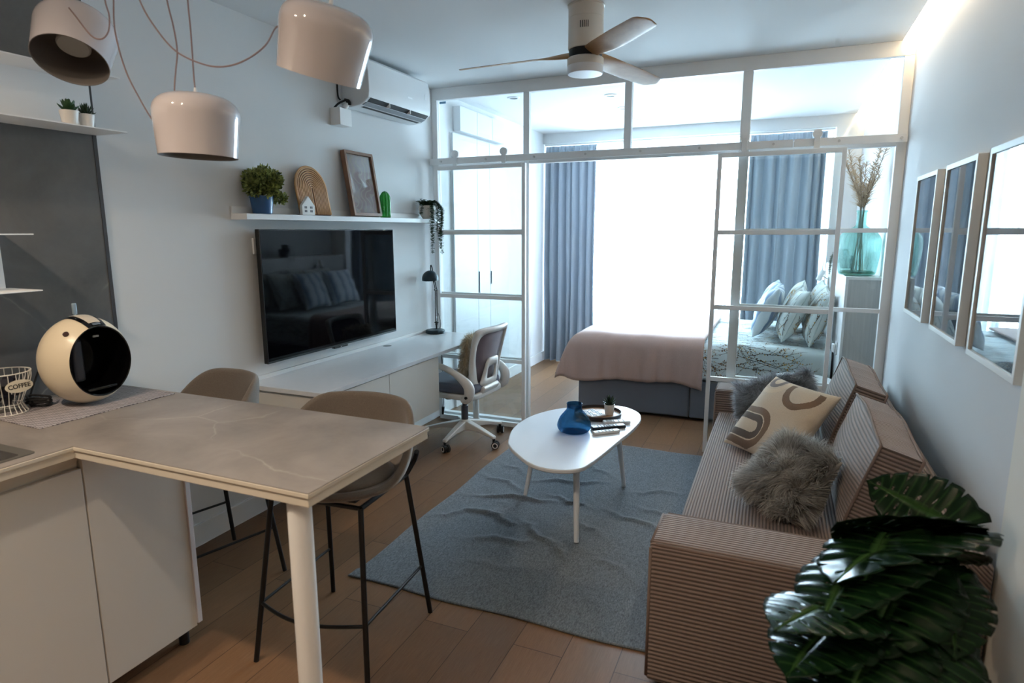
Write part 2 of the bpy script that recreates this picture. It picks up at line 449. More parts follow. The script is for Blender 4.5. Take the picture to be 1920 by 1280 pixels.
# ---- succulents
M['pot_white'] = plain('white_ceramic', (232, 228, 222), .35, noise=.03)
M['soil'] = plain('dark_soil', (40, 32, 26), .95, noise=.3, nscale=120)
def leaf_mat(name, a, b, rough=.45, sc=30, spec=.4):
    t = NT(name); n = t.noise(t.coord(), sc, 3)
    return t.done(t.bsdf(t.mix(t.ramp(n, [(.35, (0, 0, 0)), (.65, (255, 255, 255))]), lin(a), lin(b)), rough, 0, spec))
M['succ'] = leaf_mat('succulent_leaf', (28, 58, 36), (52, 88, 52))
M['succ2'] = leaf_mat('dark_succulent_leaf', (22, 42, 28), (48, 70, 44))
def fat_leaf(mb, base, d, L, w, th, curl=.3):
    d = V(d).normalized(); side = d.cross(V((0, 0, 1)))
    side = V((1, 0, 0)) if side.length < 1e-3 else side.normalized(); nrm = side.cross(d)
    def fn(u, v):
        t = v; ww = w * (sin(pi * min(1, .12 + .88 * t)) ** .7) * (1 - .15 * t) if t < 1 else 0
        p = V(base) + d * (L * t) + nrm * (L * curl * t * t)
        a = 2 * pi * u
        return p + side * (ww * .5 * cos(a)) + nrm * (th * (ww / w + .02) * .5 * sin(a))
    mb.grid(fn, 8, 7, True)
def potted_succulent(label, loc, pr, ph, kind, s=1.0, group=None, mat='succ'):
    t = thing('potted_succulent', label, 'potted plant', loc, group); x, y, z = loc
    obj('pot', MB().lathe([(0, .001), (pr * .78, .001), (pr * .8, 0.003), (pr, ph - .002), (pr, ph), (pr * .9, ph), (pr * .86, ph - .008), (0, ph - .008)], 36, loc), M['pot_white'], t)
    obj('soil', MB().lathe([(0, ph - .006), (pr * .86, ph - .0075)], 24, loc), M['soil'], t)
    mb = MB()
    if kind == 'rosette':
        for ring, (n, el, L) in enumerate(((7, 22, .034), (7, 45, .034), (5, 66, .03), (3, 82, .024))):
            for k in range(n):
                a = 2 * pi * (k + .5 * ring) / n; e = radians(el)
                fat_leaf(mb, (x, y, z + ph - .004 + ring * .004), (cos(a) * cos(e), sin(a) * cos(e), sin(e)), L * s, .018 * s, .006 * s, .25)
    else:
        for ring, (n, el, L) in enumerate(((8, 20, .036), (8, 42, .042), (6, 62, .046), (4, 80, .046))):
            for k in range(n):
                a = 2 * pi * (k + .37 * ring) / n + .2 * RNG.random(); e = radians(el + RNG.uniform(-6, 6))
                fat_leaf(mb, (x, y, z + ph - .004), (cos(a) * cos(e), sin(a) * cos(e), sin(e)), L * s, .009 * s, .005 * s, .12)
    obj('leaves', mb, M[mat], t)
    return t
potted_succulent('rosette succulent in a white pot, the left of the pair on the metal shelf', (.135, -2.818, 1.8892), .030, .052, 'rosette', 1.25, 'succulents on the metal shelf')
potted_succulent('spiky succulent in a white pot, right of the pair on the metal shelf', (.128, -2.752, 1.8892), .027, .05, 'spiky', 1.0, 'succulents on the metal shelf', 'succ2')

# ---- worktop with the peninsula
wt = thing('worktop', 'grey-brown stone kitchen worktop with a peninsula on one white round leg', 'worktop', (.68, -2.715, .9))
YF, YB, XE, XI = -3.272, -2.713, 1.538, .68
ip = [(0.013, -6.0), (XI, -6.0), (XI, YF), (XE, YF), (XE, YB), (0.013, YB)]
def shrink(d): return [(0.013, -6.0), (XI - d, -6.0), (XI - d, YF + d), (XE - d, YF + d), (XE - d, YB - d), (0.013, YB - d)]
obj('stone_top', MB().prism(shrink(.0012), .8975, .9), M['worktop'], wt, smooth=0)
obj('slab_edge', MB().prism(ip, .886, .8975), M['edge'], wt, bevel=.0012)
obj('edge_band', MB().prism(shrink(.004), .862, .886), M['edge'], wt, bevel=.001)
obj('leg', MB().tube([(1.465, -3.225, 0.0), (1.462, -3.222, .862)], [.030, .030], 32), M['whitesat'], wt)
obj('bracket', MB().prism([(.70, .862), (.76, .862), (.76, .855), (.715, .82), (.70, .80)], -3.05, -3.03, 'xz'), M['white'], wt)
hb = thing('hob', 'dark grey inset hob whose corner shows at the left edge of the worktop', 'hob', (.36, -3.7, .9))
obj('glass_plate', MB().prism(rrect(.12, -3.98, .625, -3.38, .012), .9005, .9035), plain('hob_glass', (62, 60, 58), .25), hb)
obj('steel_rim', MB().prism(rrect(.108, -4.0, .64, -3.345, .016), .9001, .9025), plain('hob_rim', (96, 93, 88), .4, .2), hb)

# ---- base cabinets
def base_cabinet(y0, y1, label, door=True):
    t = thing('base_cabinet', label, 'kitchen cabinet', (.3, (y0 + y1) / 2, 0), 'white base cabinets')
    obj('body', MB().box(.015, y0 + .001, .1, .60, y1 - .001, .855), M['cream'], t, smooth=0)
    obj('door', MB().box(.602, y0 + .0015, .075, .622, y1 - .0015, .806), M['cream'], t, bevel=.0025)
    obj('finger_groove', MB().prism([(.602, .855), (.612, .855), (.612, .835), (.604, .822), (.604, .81), (.602, .81)], y0 + .001, y1 - .001, 'xz'), M['edge'], t, bevel=.001)
    obj('plinth', MB().box(.52, y0, 0, .535, y1, .1), M['cream'], t, smooth=0)
    return t
base_cabinet(-3.82, -3.222, 'white handleless base cabinet under the worktop corner at the lower left')
base_cabinet(-4.42, -3.822, 'white handleless base cabinet beyond the left edge, next along the run')
cp = thing('peninsula_cabinet', 'white flat side cabinet under the peninsula, next to the bar stools', 'kitchen cabinet', (.3, -3.04, 0))
obj('body', MB().box(.015, -3.219, .075, .612, -2.888, .861), M['cream'], cp, bevel=.001)
obj('front_panel', MB().box(.6125, -3.219, .07, .6225, -2.886, .861), M['cream'], cp, bevel=.001)
obj('end_panel', MB().box(.56, -2.8855, .078, .628, -2.866, .861), plain('end_panel_daylit', (222, 220, 224), .35), cp, bevel=.002)  # paler bluish tint paints reflected daylight on this strip
obj('plinth', MB().box(.50, -3.219, 0, .515, -2.97, .075), M['cream'], cp, smooth=0)
for yy in (-2.91,): obj('foot', MB().cyl((.575, yy, 0), (.575, yy, .075), .018, n=20), M['black'], cp)

# ---- woven mat, coffee machine, wire basket
def weave_mat():
    t = NT('woven_grey_mat'); vec = t.coord((1, 1, 1), (0, 0, radians(38)))
    ck = t.n('ShaderNodeTexChecker'); ck.inputs['Scale'].default_value = 95; t.l(vec, ck.inputs['Vector'])
    col = t.mix(ck.outputs['Fac'], lin((176, 170, 172)), lin((112, 107, 112)))
    return t.done(t.bsdf(col, .8, 0, .2, t.bump(ck.outputs['Fac'], .5, .001)))
mm = MB().prism([(.127, -3.2), (.422, -3.212), (.43, -2.735), (.078, -2.728)], .9002, .9035)
tag(obj('placemat', mm, weave_mat(), bevel=.001), 'grey woven placemat under the coffee machine on the worktop', 'placemat')

n = V((.998, .03, 0)).normalized(); up_ = V((0, 0, 1)); side_ = up_.cross(n)
def coffee_machine():
    c = V((.258, -2.945, 1.062)); R = .14; ZS = 1.12
    t = thing('coffee_machine', 'round cream capsule coffee machine with black hollow front on the placemat', 'coffee machine', (c.x, c.y, .9035))
    m = Matrix((side_, up_, n)).transposed()          # local z = machine axis
    mm4 = m.to_4x4()
    t0 = math.asin(.1115 / R)
    prof = [(R * sin(t0 + (pi - t0) * i / 26), R * cos(t0 + (pi - t0) * i / 26)) for i in range(27)]; prof[-1] = (0, -R)
    mb = MB().lathe(prof, 56, c, mm4)
    mb.v = [(x, y, c.z + (z - c.z) * ZS) for x, y, z in mb.v]
    mb.v = [(x, y, max(z, .9052)) for x, y, z in mb.v]
    body = obj('body', mb, plain('cream_plastic', (226, 212, 186), .3, spec=.5), t)
    zc = R * cos(t0)
    cav = MB().lathe([(.112, zc + .001), (.110, zc + .004), (.107, zc + .001), (.104, zc - .05), (.094, zc - .1), (.07, zc - .14), (0, zc - .142)], 56, c, mm4)
    cav.v = [(x, y, c.z + (z - c.z) * ZS) for x, y, z in cav.v]
    obj('front_cavity', cav, M['blackgloss'], t)
    tank = MB().obox(c + n * .0 + side_ * (-.03) - n * .01, (.036, .15, .05), mm4)
    obj('brew_column', tank, plain('dark_blue_grey_plastic', (64, 66, 76), .3), t, bevel=.008)
    obj('drip_tray', MB().obox(c + n * .03 - up_ * .098, (.11, .012, .1), mm4), M['blackgloss'], t, bevel=.004)
    obj('lamp_strip', MB().obox(c + n * (zc - .015) + up_ * .088, (.022, .007, .006), mm4), M['grey'], t, bevel=.002)
    def patch(t0_, t1_, a, r):
        def fn(u, v):
            tt = t0_ + (t1_ - t0_) * v; aa = -a + 2 * a * u
            d = n * cos(tt) + (up_ * cos(aa) + side_ * sin(aa)) * sin(tt)
            p = c + d * r; p.z = c.z + (p.z - c.z) * ZS; return p
        return MB().grid(fn, 10, 14)
    band = obj('control_band', patch(t0, t0 + 1.02, .29, R + .0015), M['blackgloss'], t)
    obj('display', patch(t0 + .12, t0 + .9, .17, R + .003), plain('pale_display', (206, 196, 180), .3), band)
    obj('badge', patch(t0 + .02, t0 + .09, .12, R + .004), M['chrome'], band)
    tt = 1.75; d = n * cos(tt) + up_ * sin(tt); base = c + d * R * .97; base.z = c.z + (base.z - c.z) * ZS
    lever = MB().tube([base - up_ * .012, base + up_ * .012], .004, 10).obox(base + up_ * .031, (.016, .04, .007), mm4)
    obj('lever', lever, plain('blue_grey_lever', (150, 168, 178), .3, .4), t, bevel=.003)
    tb = .86; d = (n * .42 - side_ * .62 + up_ * .62).normalized()
    dd = V((.39, -.62, .68)).normalized(); q = c + dd * R; q.z = c.z + (q.z - c.z) * ZS
    obj('power_button', MB().cyl(q - dd * .004, q + dd * .0035, .0095, n=20), plain('dark_red_button', (52, 22, 20), .35), t)
    return t
coffee_machine()

def text(name, body, size, m, loc, mat, parent, depth=.0005, bold=.0003):
    cu = bpy.data.curves.new(name, 'FONT'); cu.body = body; cu.size = size; cu.align_x = 'CENTER'; cu.align_y = 'CENTER'
    cu.extrude = depth; cu.offset = bold; cu.resolution_u = 3
    o = bpy.data.objects.new(name + '_curve', cu); COL.objects.link(o)
    dg = bpy.context.evaluated_depsgraph_get(); me = bpy.data.meshes.new_from_object(o.evaluated_get(dg))
    bpy.data.objects.remove(o); bpy.data.curves.remove(cu)
    mb = MB(); m3 = m.to_3x3(); mb.add([V(loc) + m3 @ v.co for v in me.vertices], [tuple(p.vertices) for p in me.polygons])
    return obj(name, mb, mat, parent, smooth=0)
def wire_basket():
    c = V((.132, -3.146, .9037)); wm = plain('white_wire', (226, 224, 218), .4)
    t = thing('wire_basket', 'white wire coffee pod basket with an oval sign reading COFFEE', 'basket', tuple(c))
    prof = [(.060, .002), (.046, .03), (.050, .045), (.064, .08), (.078, .115), (.080, .142)]
    pr = spline([(r, 0, z) for r, z in prof], 5)
    for r, z, th in ((.060, .002, .0018), (.0455, .031, .0016), (.0802, .142, .0022)):
        obj('ring', MB().tube([c + V((r * cos(2 * pi * k / 48), r * sin(2 * pi * k / 48), z)) for k in range(48)], th, 6, closed=True), wm, t)
    wires = MB()
    for k in range(22):
        a = 2 * pi * k / 22
        wires.tube([c + V((p.x * cos(a), p.x * sin(a), p.z)) for p in pr], .0014, 5)
    obj('wires', wires, wm, t)
    a = radians(4); d = V((cos(a), sin(a), 0)); s = V((-sin(a), cos(a), 0)); pc = c + d * .0795 + V((0, 0, .1))
    pm = Matrix((s, V((0, 0, 1)), d)).transposed().to_4x4()
    pm = pm @ rotm(-6, 0, 0)
    pts = [(0.044 * cos(2 * pi * k / 32), .021 * sin(2 * pi * k / 32)) for k in range(32)]
    mb = MB(); m3 = pm.to_3x3()
    mb.add([pc + m3 @ V((x, y, h)) for h in (0, .002) for x, y in pts], [tuple(range(32))[::-1], tuple(range(32, 64))] + [(i, (i + 1) % 32, 32 + (i + 1) % 32, 32 + i) for i in range(32)])
    plate = obj('sign_plate', mb, plain('sign_white', (214, 208, 192), .5), t)
    text('lettering', 'COFFEE', .0205, pm, pc + m3 @ V((0, 0, .0022)), M['black'], plate)
    # dark capsules lying inside
    proto = None; k = 0
    spots = [(.018, 0, .047), (-.016, .016, .047), (-.014, -.02, .047), (.03, .022, .076), (-.034, .006, .075), (.004, -.034, .076), (.0, .006, .078), (.034, -.012, .104), (-.016, .036, .104), (-.03, -.024, .104), (.008, .01, .108)]
    for k, (dx, dy, dz) in enumerate(spots):
        if proto is None:
            mb = MB().lathe([(0, -.014), (.010, -.014), (.0125, .010), (.015, .0115), (.015, .0135), (0, .0135)], 20)
            proto = o2 = tag(obj('coffee_capsule', mb, plain('navy_capsule', (22, 22, 34), .3), world=False), 'dark capsule heaped inside the white wire basket', 'capsule', 'capsules in the wire basket')
        else:
            o2 = proto.copy(); COL.objects.link(o2)
        o2.location = c + V((dx, dy, dz)); o2.rotation_euler = (RNG.uniform(-.7, .7), RNG.uniform(-.7, .7), 0)
wire_basket()
pts = []
for k in range(70):
    a = k * .34; r = .045 + .012 * sin(k * .7); pts.append((.135 + r * .8 * cos(a), -3.045 + r * sin(a) * .6, .9085 + .0006 * k % .03))
pts += [(.06, -3.03, .92), (.03, -3.0, .95), (.02, -2.97, 1.0)]
tag(obj('power_cord', MB().tube(spline(pts, 3), .004, 6), M['rubber']), 'black power cord coiled on the worktop between basket and coffee machine', 'cord')

# ================================================================ pendant lamps
def pendant(label, c, axis, cords):
    c = V(c); axis = V(axis).normalized()
    t = thing('pendant_lamp', label, 'pendant lamp', tuple(c), 'glossy white pendant lamps over the peninsula')
    u = axis.orthogonal().normalized(); w = axis.cross(u); m = Matrix((u, w, axis)).transposed().to_4x4()
    out = [(.110, 0), (.1135, .04), (.118, .09), (.1205, .115), (.1195, .132), (.113, .149), (.100, .163), (.082, .172), (.055, .178), (.022, .181), (0, .1815)]
    o2 = [(p.x, p.z) for p in spline([(r, 0, z) for r, z in out], 4)]
    inn = [(max(0, r - .003), z - .003 if z > .12 else z) for r, z in o2]
    shade = obj('shade', MB().lathe(o2, 64, c, m), M['whitegloss'], t, smooth=180)
    obj('liner', MB().lathe(inn[::-1][0:-1] + [(.1075, 0), (.110, 0)], 64, c, m), plain('grey_liner', (122, 116, 112), .6), shade, smooth=180)
    obj('diffuser', MB().lathe([(0, .06), (.044, .06), (.049, .064), (.049, .075), (.056, .17)], 40, c, m), plain('opal_diffuser', (150, 148, 144), .5), t)
    obj('cord_grip', MB().cyl(c + axis * .18, c + axis * .198, .006, .004, n=14), M['whitesat'], t)
    cm = M['cord']
    for k, pts in enumerate(cords): obj('cord', MB().tube(spline(pts, 8), .0024, 8), cm, t)
    return t
M['cord'] = plain('pinkish_grey_cord', (146, 124, 122), .6)
def toplink(c, a, top): return [V(c) + V(a).normalized() * .196, (V(c) + V(a).normalized() * .25).lerp(V(top), .25), top]
A_, aA = (.365, -2.942, 2.058), (-.27, .44, .855)
B_, aB = (.895, -2.937, 1.733), (.033, .012, .999)
C_, aC = (1.35, -2.923, 1.923), (.335, -.073, .94)
tb = V(B_) + V(aB).normalized() * .19
pendant('glossy white pendant lamp tilted to show its open underside, leftmost of three', A_, aA,
        [[V(A_) + V(aA).normalized() * .19, (0.348, -2.926, 2.241), (0.478, -2.984, 2.167), (0.577, -3.011, 2.094), (0.627, -3.015, 2.076), (0.645, -3.003, 2.097), (0.625, -2.98, 2.15), (0.589, -2.962, 2.205), (0.552, -2.936, 2.309), (.52, -2.95, H)],
         [V(A_) + V(aA).normalized() * .19, (.25, -2.84, 2.4), (.24, -2.85, H)]])
pendant('glossy white pendant lamp hanging upright and lowest, middle one of three', B_, aB,
        [[tb, (.868, -2.907, 1.97), (.862, -2.899, 2.099), (.856, -2.895, 2.19), (.84, -2.878, 2.315), (.83, -2.88, H)],
         [(.80, -2.927, 1.898), (.806, -2.925, 1.95), (.81, -2.919, 1.994), (.819, -2.916, 2.047), (.804, -2.909, 2.118), (.781, -2.904, 2.197), (.753, -2.891, 2.324), (.74, -2.89, H)],
         [(.79, -2.88, 1.80), (.7, -2.885, 1.82), (.665, -2.897, 1.856), (.639, -2.918, 1.924), (.61, -2.935, 2.01), (.574, -2.929, 2.125), (.563, -2.915, 2.223), (.555, -2.893, 2.354), (.55, -2.89, H)]])
tc_ = V(C_) + V(aC).normalized() * .19
pendant('glossy white pendant lamp tipped away to the right, nearest the camera, rightmost of three', C_, aC,
        [[(1.235, -2.9, 2.06), (1.174, -2.878, 2.082), (1.155, -2.909, 2.026), (1.107, -2.938, 1.986), (1.044, -2.956, 1.971), (.979, -2.971, 1.981), (.898, -2.987, 2.02), (.828, -2.992, 2.092), (.783, -2.997, 2.168), (.737, -2.993, 2.289), (.72, -2.99, H)],
         [tc_, tc_ + V((.0, 0, .2)), (1.41, -2.94, H)]])

# ================================================================ bar stools
def fabric(name, c, sc=260, bump=.35, var=.16, rough=.9):
    t = NT(name); vec = t.coord(); a = t.noise(vec, sc, 2); b = t.noise(vec, 7, 4)
    col = t.mix(a, lin([v * (1 - var) for v in c]), lin([min(255, v * (1 + var)) for v in c]))
    col = t.mix(t.math('MULTIPLY', b, .3), col, lin([v * .85 for v in c]))
    return t.done(t.bsdf(col, rough, 0, .2, t.bump(a, bump, .001), sheen=.3))
M['stool'] = fabric('taupe_felt', (114, 104, 95))
def make_stool(label):
    t = thing('bar_stool', label, 'bar stool', (0, 0, 0), 'upholstered bar stools')
    zs = .640
    def rim(a):
        s = sin(a); k = max(0, min(1, (s + .45) / 1.25)); k = k * k * (3 - 2 * k)
        return V((.262 * cos(a), .245 * sin(a) + .005, .665 + .228 * k))
    def fn(u, v):
        a = 2 * pi * u; R = rim(a); rr = min(1, v * 1.0)
        if v < .62:
            q = v / .62 * .74; return V((R.x * q, R.y * q, zs + .004 * (v / .62) ** 2))
        k = (v - .62) / .38
        q = .74 + .26 * sin(k * pi / 2) ** .9
        return V((R.x * q, R.y * q, zs + .004 + (R.z - zs - .004) * (1 - cos(k * pi / 2)) ** .95))
    obj('shell', MB().grid(fn, 48, 26, True), M['stool'], t, world=False, smooth=180, solid=.026, subd=1)
    def seatfn(u, v):
        a = 2 * pi * u; return V((.2 * v * cos(a), .185 * v * sin(a) - .01, zs + .03 - .018 * v ** 4))
    obj('seat_pad', MB().grid(seatfn, 36, 8, True), M['stool'], t, world=False, smooth=180, solid=.02)
    bk = M['black']; tops = {}
    for nm, sx, sy in (('f', -1, -1), ('f', 1, -1), ('r', 1, 1), ('r', -1, 1)):
        ft = V((.229 * sx, -.232 if sy < 0 else .232, 0)); tp = V((.18 * sx, -.15 if sy < 0 else .16, .605)); tops[(sx, sy)] = (ft, tp)
        pts = [ft, tp]
        if sy > 0: pts = [ft, tp, V((.2 * sx, .19, .655)), V((.226 * sx, .165, .70))]
        obj('leg', MB().tube(pts if sy < 0 else [ft] + spline(pts[1:], 5), .0095, 12), bk, t, world=False)
    rails = MB()
    for sx in (-1, 1): rails.tube([tops[(sx, -1)][1], tops[(sx, 1)][1]], .009, 10)
    for sy in (-1, 1): rails.tube([tops[(-1, sy)][1], tops[(1, sy)][1]], .008, 10)
    rails.box(-.14, -.12, .605, .14, .12, .622)
    obj('seat_frame', rails, bk, t, world=False)
    def at(sx, sy, z): f, p = tops[(sx, sy)]; return f.lerp(p, z / .605)
    fr = MB(); z = .215
    a, b = at(-1, -1, z), at(1, -1, z)
    fr.tube([a.lerp(b, k / 14) + V((0, -.055 * sin(pi * k / 14), 0)) for k in range(15)], .0065, 10)
    for sx in (-1, 1): fr.tube([at(sx, -1, z), at(sx, 1, z)], .0055, 10)
    obj('footrest', fr, bk, t, world=False)
    return t
st = make_stool('taupe felt bar stool on black legs, the one nearer the rug')
st.location = (1.112, -2.635, 0); st.rotation_euler = (0, 0, radians(4))
dup(st, (.272, -2.53, 0), radians(-16), 'taupe felt bar stool on black legs, the one against the wall behind the coffee machine')
# ================================================================ wall over the desk: ledge and ornaments
lg = thing('picture_ledge', 'long white picture ledge above the television', 'shelf', (.0015, -1.03, 1.57))
LZ = 1.5995
obj('board', MB().box(.0016, -2.0, 1.570, .108, -.06, LZ), M['white'], lg, bevel=.0015)
obj('back_lip', MB().box(.0016, -2.0, LZ, .013, -.06, 1.636), M['white'], lg, bevel=.001)

def blob_foliage(mb, c, rad, n, L, w, seed=1, zmin=-.2, squash=.85):
    r = random.Random(seed); c = V(c)
    for i in range(n):
        while True:
            d = V((r.gauss(0, 1), r.gauss(0, 1), r.gauss(0, 1))).normalized()
            if d.z > zmin: break
        k = rad * (r.random() ** .35) * (.86 + .13 * sin(5 * d.x + 3 * d.z + seed) + .10 * sin(7 * d.y - 4 * d.z)); p = c + V((d.x * k, d.y * k, d.z * k * squash))
        if p.x < .006: p.x = .006 + .01 * r.random()
        o = (d + V((r.uniform(-.6, .6), r.uniform(-.6, .6), r.uniform(-.2, .7)))).normalized()
        s = o.cross(V((r.uniform(-1, 1), r.uniform(-1, 1), r.uniform(-1, 1)))).normalized(); nn = s.cross(o)
        l = L * r.uniform(.7, 1.25); ww = w * r.uniform(.8, 1.2)
        pts = [p, p + o * l * .3 + s * ww * .45 + nn * l * .06, p + o * l * .7 + s * ww * .42 + nn * l * .05, p + o * l, p + o * l * .7 - s * ww * .42 + nn * l * .05, p + o * l * .3 - s * ww * .45 + nn * l * .06, p + o * l * .5]
        for q in pts: q.x = max(q.x, .004)
        mb.add(pts, [(0, 1, 6), (1, 2, 6), (2, 3, 6), (3, 4, 6), (4, 5, 6), (5, 0, 6)])
M['bush'] = leaf_mat('boxwood_leaf', (40, 60, 28), (176, 188, 112), .5, 42)
pp = (.0705, -1.858, LZ)
t = thing('potted_shrub', 'bushy green plant in a blue pot at the near end of the picture ledge', 'potted plant', pp)
M['bluepot'] = plain('blue_ceramic', (50, 92, 142), .25, spec=.5, noise=.05)
obj('pot', MB().lathe([(0, .001), (.045, .001), (.048, .004), (.058, .086), (.0585, .09), (.053, .09), (.05, .07), (0, .07)], 40, pp), M['bluepot'], t)
mb = MB(); blob_foliage(mb, (.085, -1.862, LZ + .145), .096, 3200, .0185, .0105, 3, -.75, .95)
blob_foliage(mb, (.10, -1.77, LZ + .08), .04, 320, .018, .010, 4, -.9)
obj('foliage', mb, M['bush'], t, smooth=0, fixn=False)
st_ = MB(); r_ = random.Random(2)
for k in range(14):
    a = r_.uniform(0, 6.28); st_.tube([(pp[0], pp[1], LZ + .07), (pp[0] + .012 * cos(a), pp[1] + .03 * sin(a), LZ + .11), (max(.012, .08 + .05 * cos(a)), pp[1] + .06 * sin(a), LZ + .17)], .0018, 5)
obj('stems', st_, plain('green_stem', (62, 72, 38), .7), t)

# ribbed arch board leaning on the wall
M['bamboo'] = plain('pale_bamboo', (196, 152, 104), .5, noise=.12, nscale=14)
def arch_board():
    t = thing('arch_board', 'ribbed bamboo arch-shaped board leaning on the wall above the television', 'decorative board', (.08, -1.46, LZ))
    yc, hw, hs = -1.462, .125, .146
    th = math.atan2(.05, .27)
    def L(y, z, d):                        # board coordinates -> leaning place; d = towards the room
        return V((.072 - sin(th) * z + cos(th) * d, yc + y, LZ + .0015 + cos(th) * z + sin(th) * d))
    def outline(r, zb=.0, n=28):
        return [(-r, zb)] + [(-r * cos(pi * k / n), hs + r * sin(pi * k / n)) for k in range(n + 1)] + [(r, zb)]
    mb = MB(); o = outline(hw)
    n = len(o); mb.add([L(y, z, 0) for y, z in o] + [L(y, z, .012) for y, z in o], [tuple(range(n)), tuple(range(2 * n - 1, n - 1, -1))] + [(i, (i + 1) % n, n + (i + 1) % n, n + i) for i in range(n)])
    base = obj('backing', mb, plain('brown_groove', (104, 62, 34), .6), t, smooth=0)
    mb = MB()
    for r in [hw - .0055 - .0122 * k for k in range(10)]:
        if r < .003: break
        mb.tube([L(y, z, .0125) for y, z in outline(r, .003)], .0044, 6)
    obj('ribs', mb, M['bamboo'], t, smooth=180)
    mb = MB(); oi = outline(hw + .004)
    mb.tube([L(y, z, .010) for y, z in outline(hw + .001, .004)], .0058, 8)
    obj('rim', mb, M['bamboo'], t, smooth=180)
arch_board()
hx0, hx1 = .0795, .104
hs_ = [(-1.606, LZ + .0008), (-1.504, LZ + .0008), (-1.504, LZ + .052), (-1.553, LZ + .103), (-1.606, LZ + .052)]
hx0 = .096; hx1 = .1075
t = thing('house_ornament', 'small white house ornament with eight dark windows in front of the arch board', 'ornament', (.1, -1.555, LZ))
M['chalk'] = plain('chalk_white', (226, 226, 224), .6)
obj('body', MB().prism(hs_, hx0 - .006, hx1, 'yz'), M['chalk'], t, bevel=.0015)
wn = MB()
for yy in (-1.583, -1.572, -1.539, -1.528):
    for zz in (.022, .042): wn.box(hx1 + .0001, yy - .0035, LZ + zz - .006, hx1 + .0009, yy + .0035, LZ + zz + .006)
obj('windows', wn, plain('window_grey', (84, 92, 102), .6), t, smooth=0)

# framed print leaning on the wall
M['walnut'] = plain('brown_wood_frame', (124, 92, 72), .5, noise=.14, nscale=22)
def framed_print():
    t = thing('framed_print', 'brown wooden frame with a pale lilac wavy abstract print on the ledge', 'framed picture', (.09, -1.0, LZ))
    y0, y1, h = -1.135, -.845, .40; th = math.atan2(.062, .40)
    def L(y, z, d): return V((.082 - sin(th) * z + cos(th) * d, y, LZ + .0045 + cos(th) * z + sin(th) * d))
    def slab(a0, b0, a1, b1, d0, d1, mb):
        c = [(a0, b0), (a1, b0), (a1, b1), (a0, b1)]
        mb.add([L(y, z, d0) for y, z in c] + [L(y, z, d1) for y, z in c], [(0, 1, 2, 3), (7, 6, 5, 4), (0, 4, 5, 1), (1, 5, 6, 2), (2, 6, 7, 3), (3, 7, 4, 0)])
        return mb
    f = .018
    mb = MB(); slab(y0, 0, y1, f, -.012, .02, mb); slab(y0, h - f, y1, h, -.012, .02, mb); slab(y0, f, y0 + f, h - f, -.012, .02, mb); slab(y1 - f, f, y1, h - f, -.012, .02, mb)
    obj('frame', mb, M['walnut'], t, bevel=.001)
    tt = NT('lilac_wavy_print'); vec = tt.coord((1, 1, 1))
    sep = tt.n('ShaderNodeSeparateXYZ'); tt.l(vec, sep.inputs[0])
    # flowing pale lines, drawn as bands of a bent sine
    nz = tt.noise(vec, 7, 2, .5)
    ph = tt.math('ADD', tt.math('MULTIPLY', sep.outputs[1], 120), tt.math('MULTIPLY', tt.math('SINE', tt.math('MULTIPLY', sep.outputs[2], 58)), 2.2))
    ph = tt.math('ADD', ph, tt.math('MULTIPLY', nz, 26))
    line = tt.ramp(tt.math('ADD', tt.math('MULTIPLY', tt.math('SINE', ph), .5), .5), [(.72, (0, 0, 0)), (.86, (255, 255, 255))])
    region = tt.ramp(tt.noise(vec, 4.2, 1), [(.44, (238, 236, 250)), (.47, (224, 214, 230)), (.55, (220, 208, 224)), (.58, (242, 242, 254))])
    col = tt.mix(tt.math('MULTIPLY', line, .75), region, lin((246, 246, 250)))
    art = tt.done(tt.bsdf(col, .5, 0, .3))
    p = obj('print', slab(y0 + f, f, y1 - f, h - f, -.004, .002, MB()), art, t, smooth=0)
    obj('glazing', slab(y0 + f, f, y1 - f, h - f, .006, .008, MB()), M['glass'], t, smooth=0)
framed_print()
# green glass cactus
cx_, cy_ = (.062, -.752)
t = thing('glass_cactus', 'green glass cactus ornament on the ledge right of the framed print', 'ornament', (cx_, cy_, LZ))
gg = NT('green_glass'); M['greenglass'] = gg.done(gg.bsdf(lin((46, 168, 62)), .06, 0, .6, trans=.55, ior=1.45))
def cact(u, v):
    a = 2 * pi * u; z = .176 * v; r = .034 * min(1, (max(0, 1 - v) / .22)) ** .5 * (1 if v > .02 else .9); r *= 1 + .09 * cos(9 * a)
    return V((cx_ + r * cos(a), cy_ + r * sin(a), LZ + .001 + z))
obj('stem', MB().grid(cact, 72, 24, True).lathe([(0, .001), (.031, .001)], 24, (cx_, cy_, LZ)), M['greenglass'], t, smooth=180)
arm = MB(); arm.tube(spline([(cx_ + .01, cy_ - .03, LZ + .045), (cx_ + .012, cy_ - .043, LZ + .055), (cx_ + .012, cy_ - .044, LZ + .075)], 5), [.009] * 10 + [.005], 12)
obj('side_arm', arm, M['greenglass'], t, smooth=180)
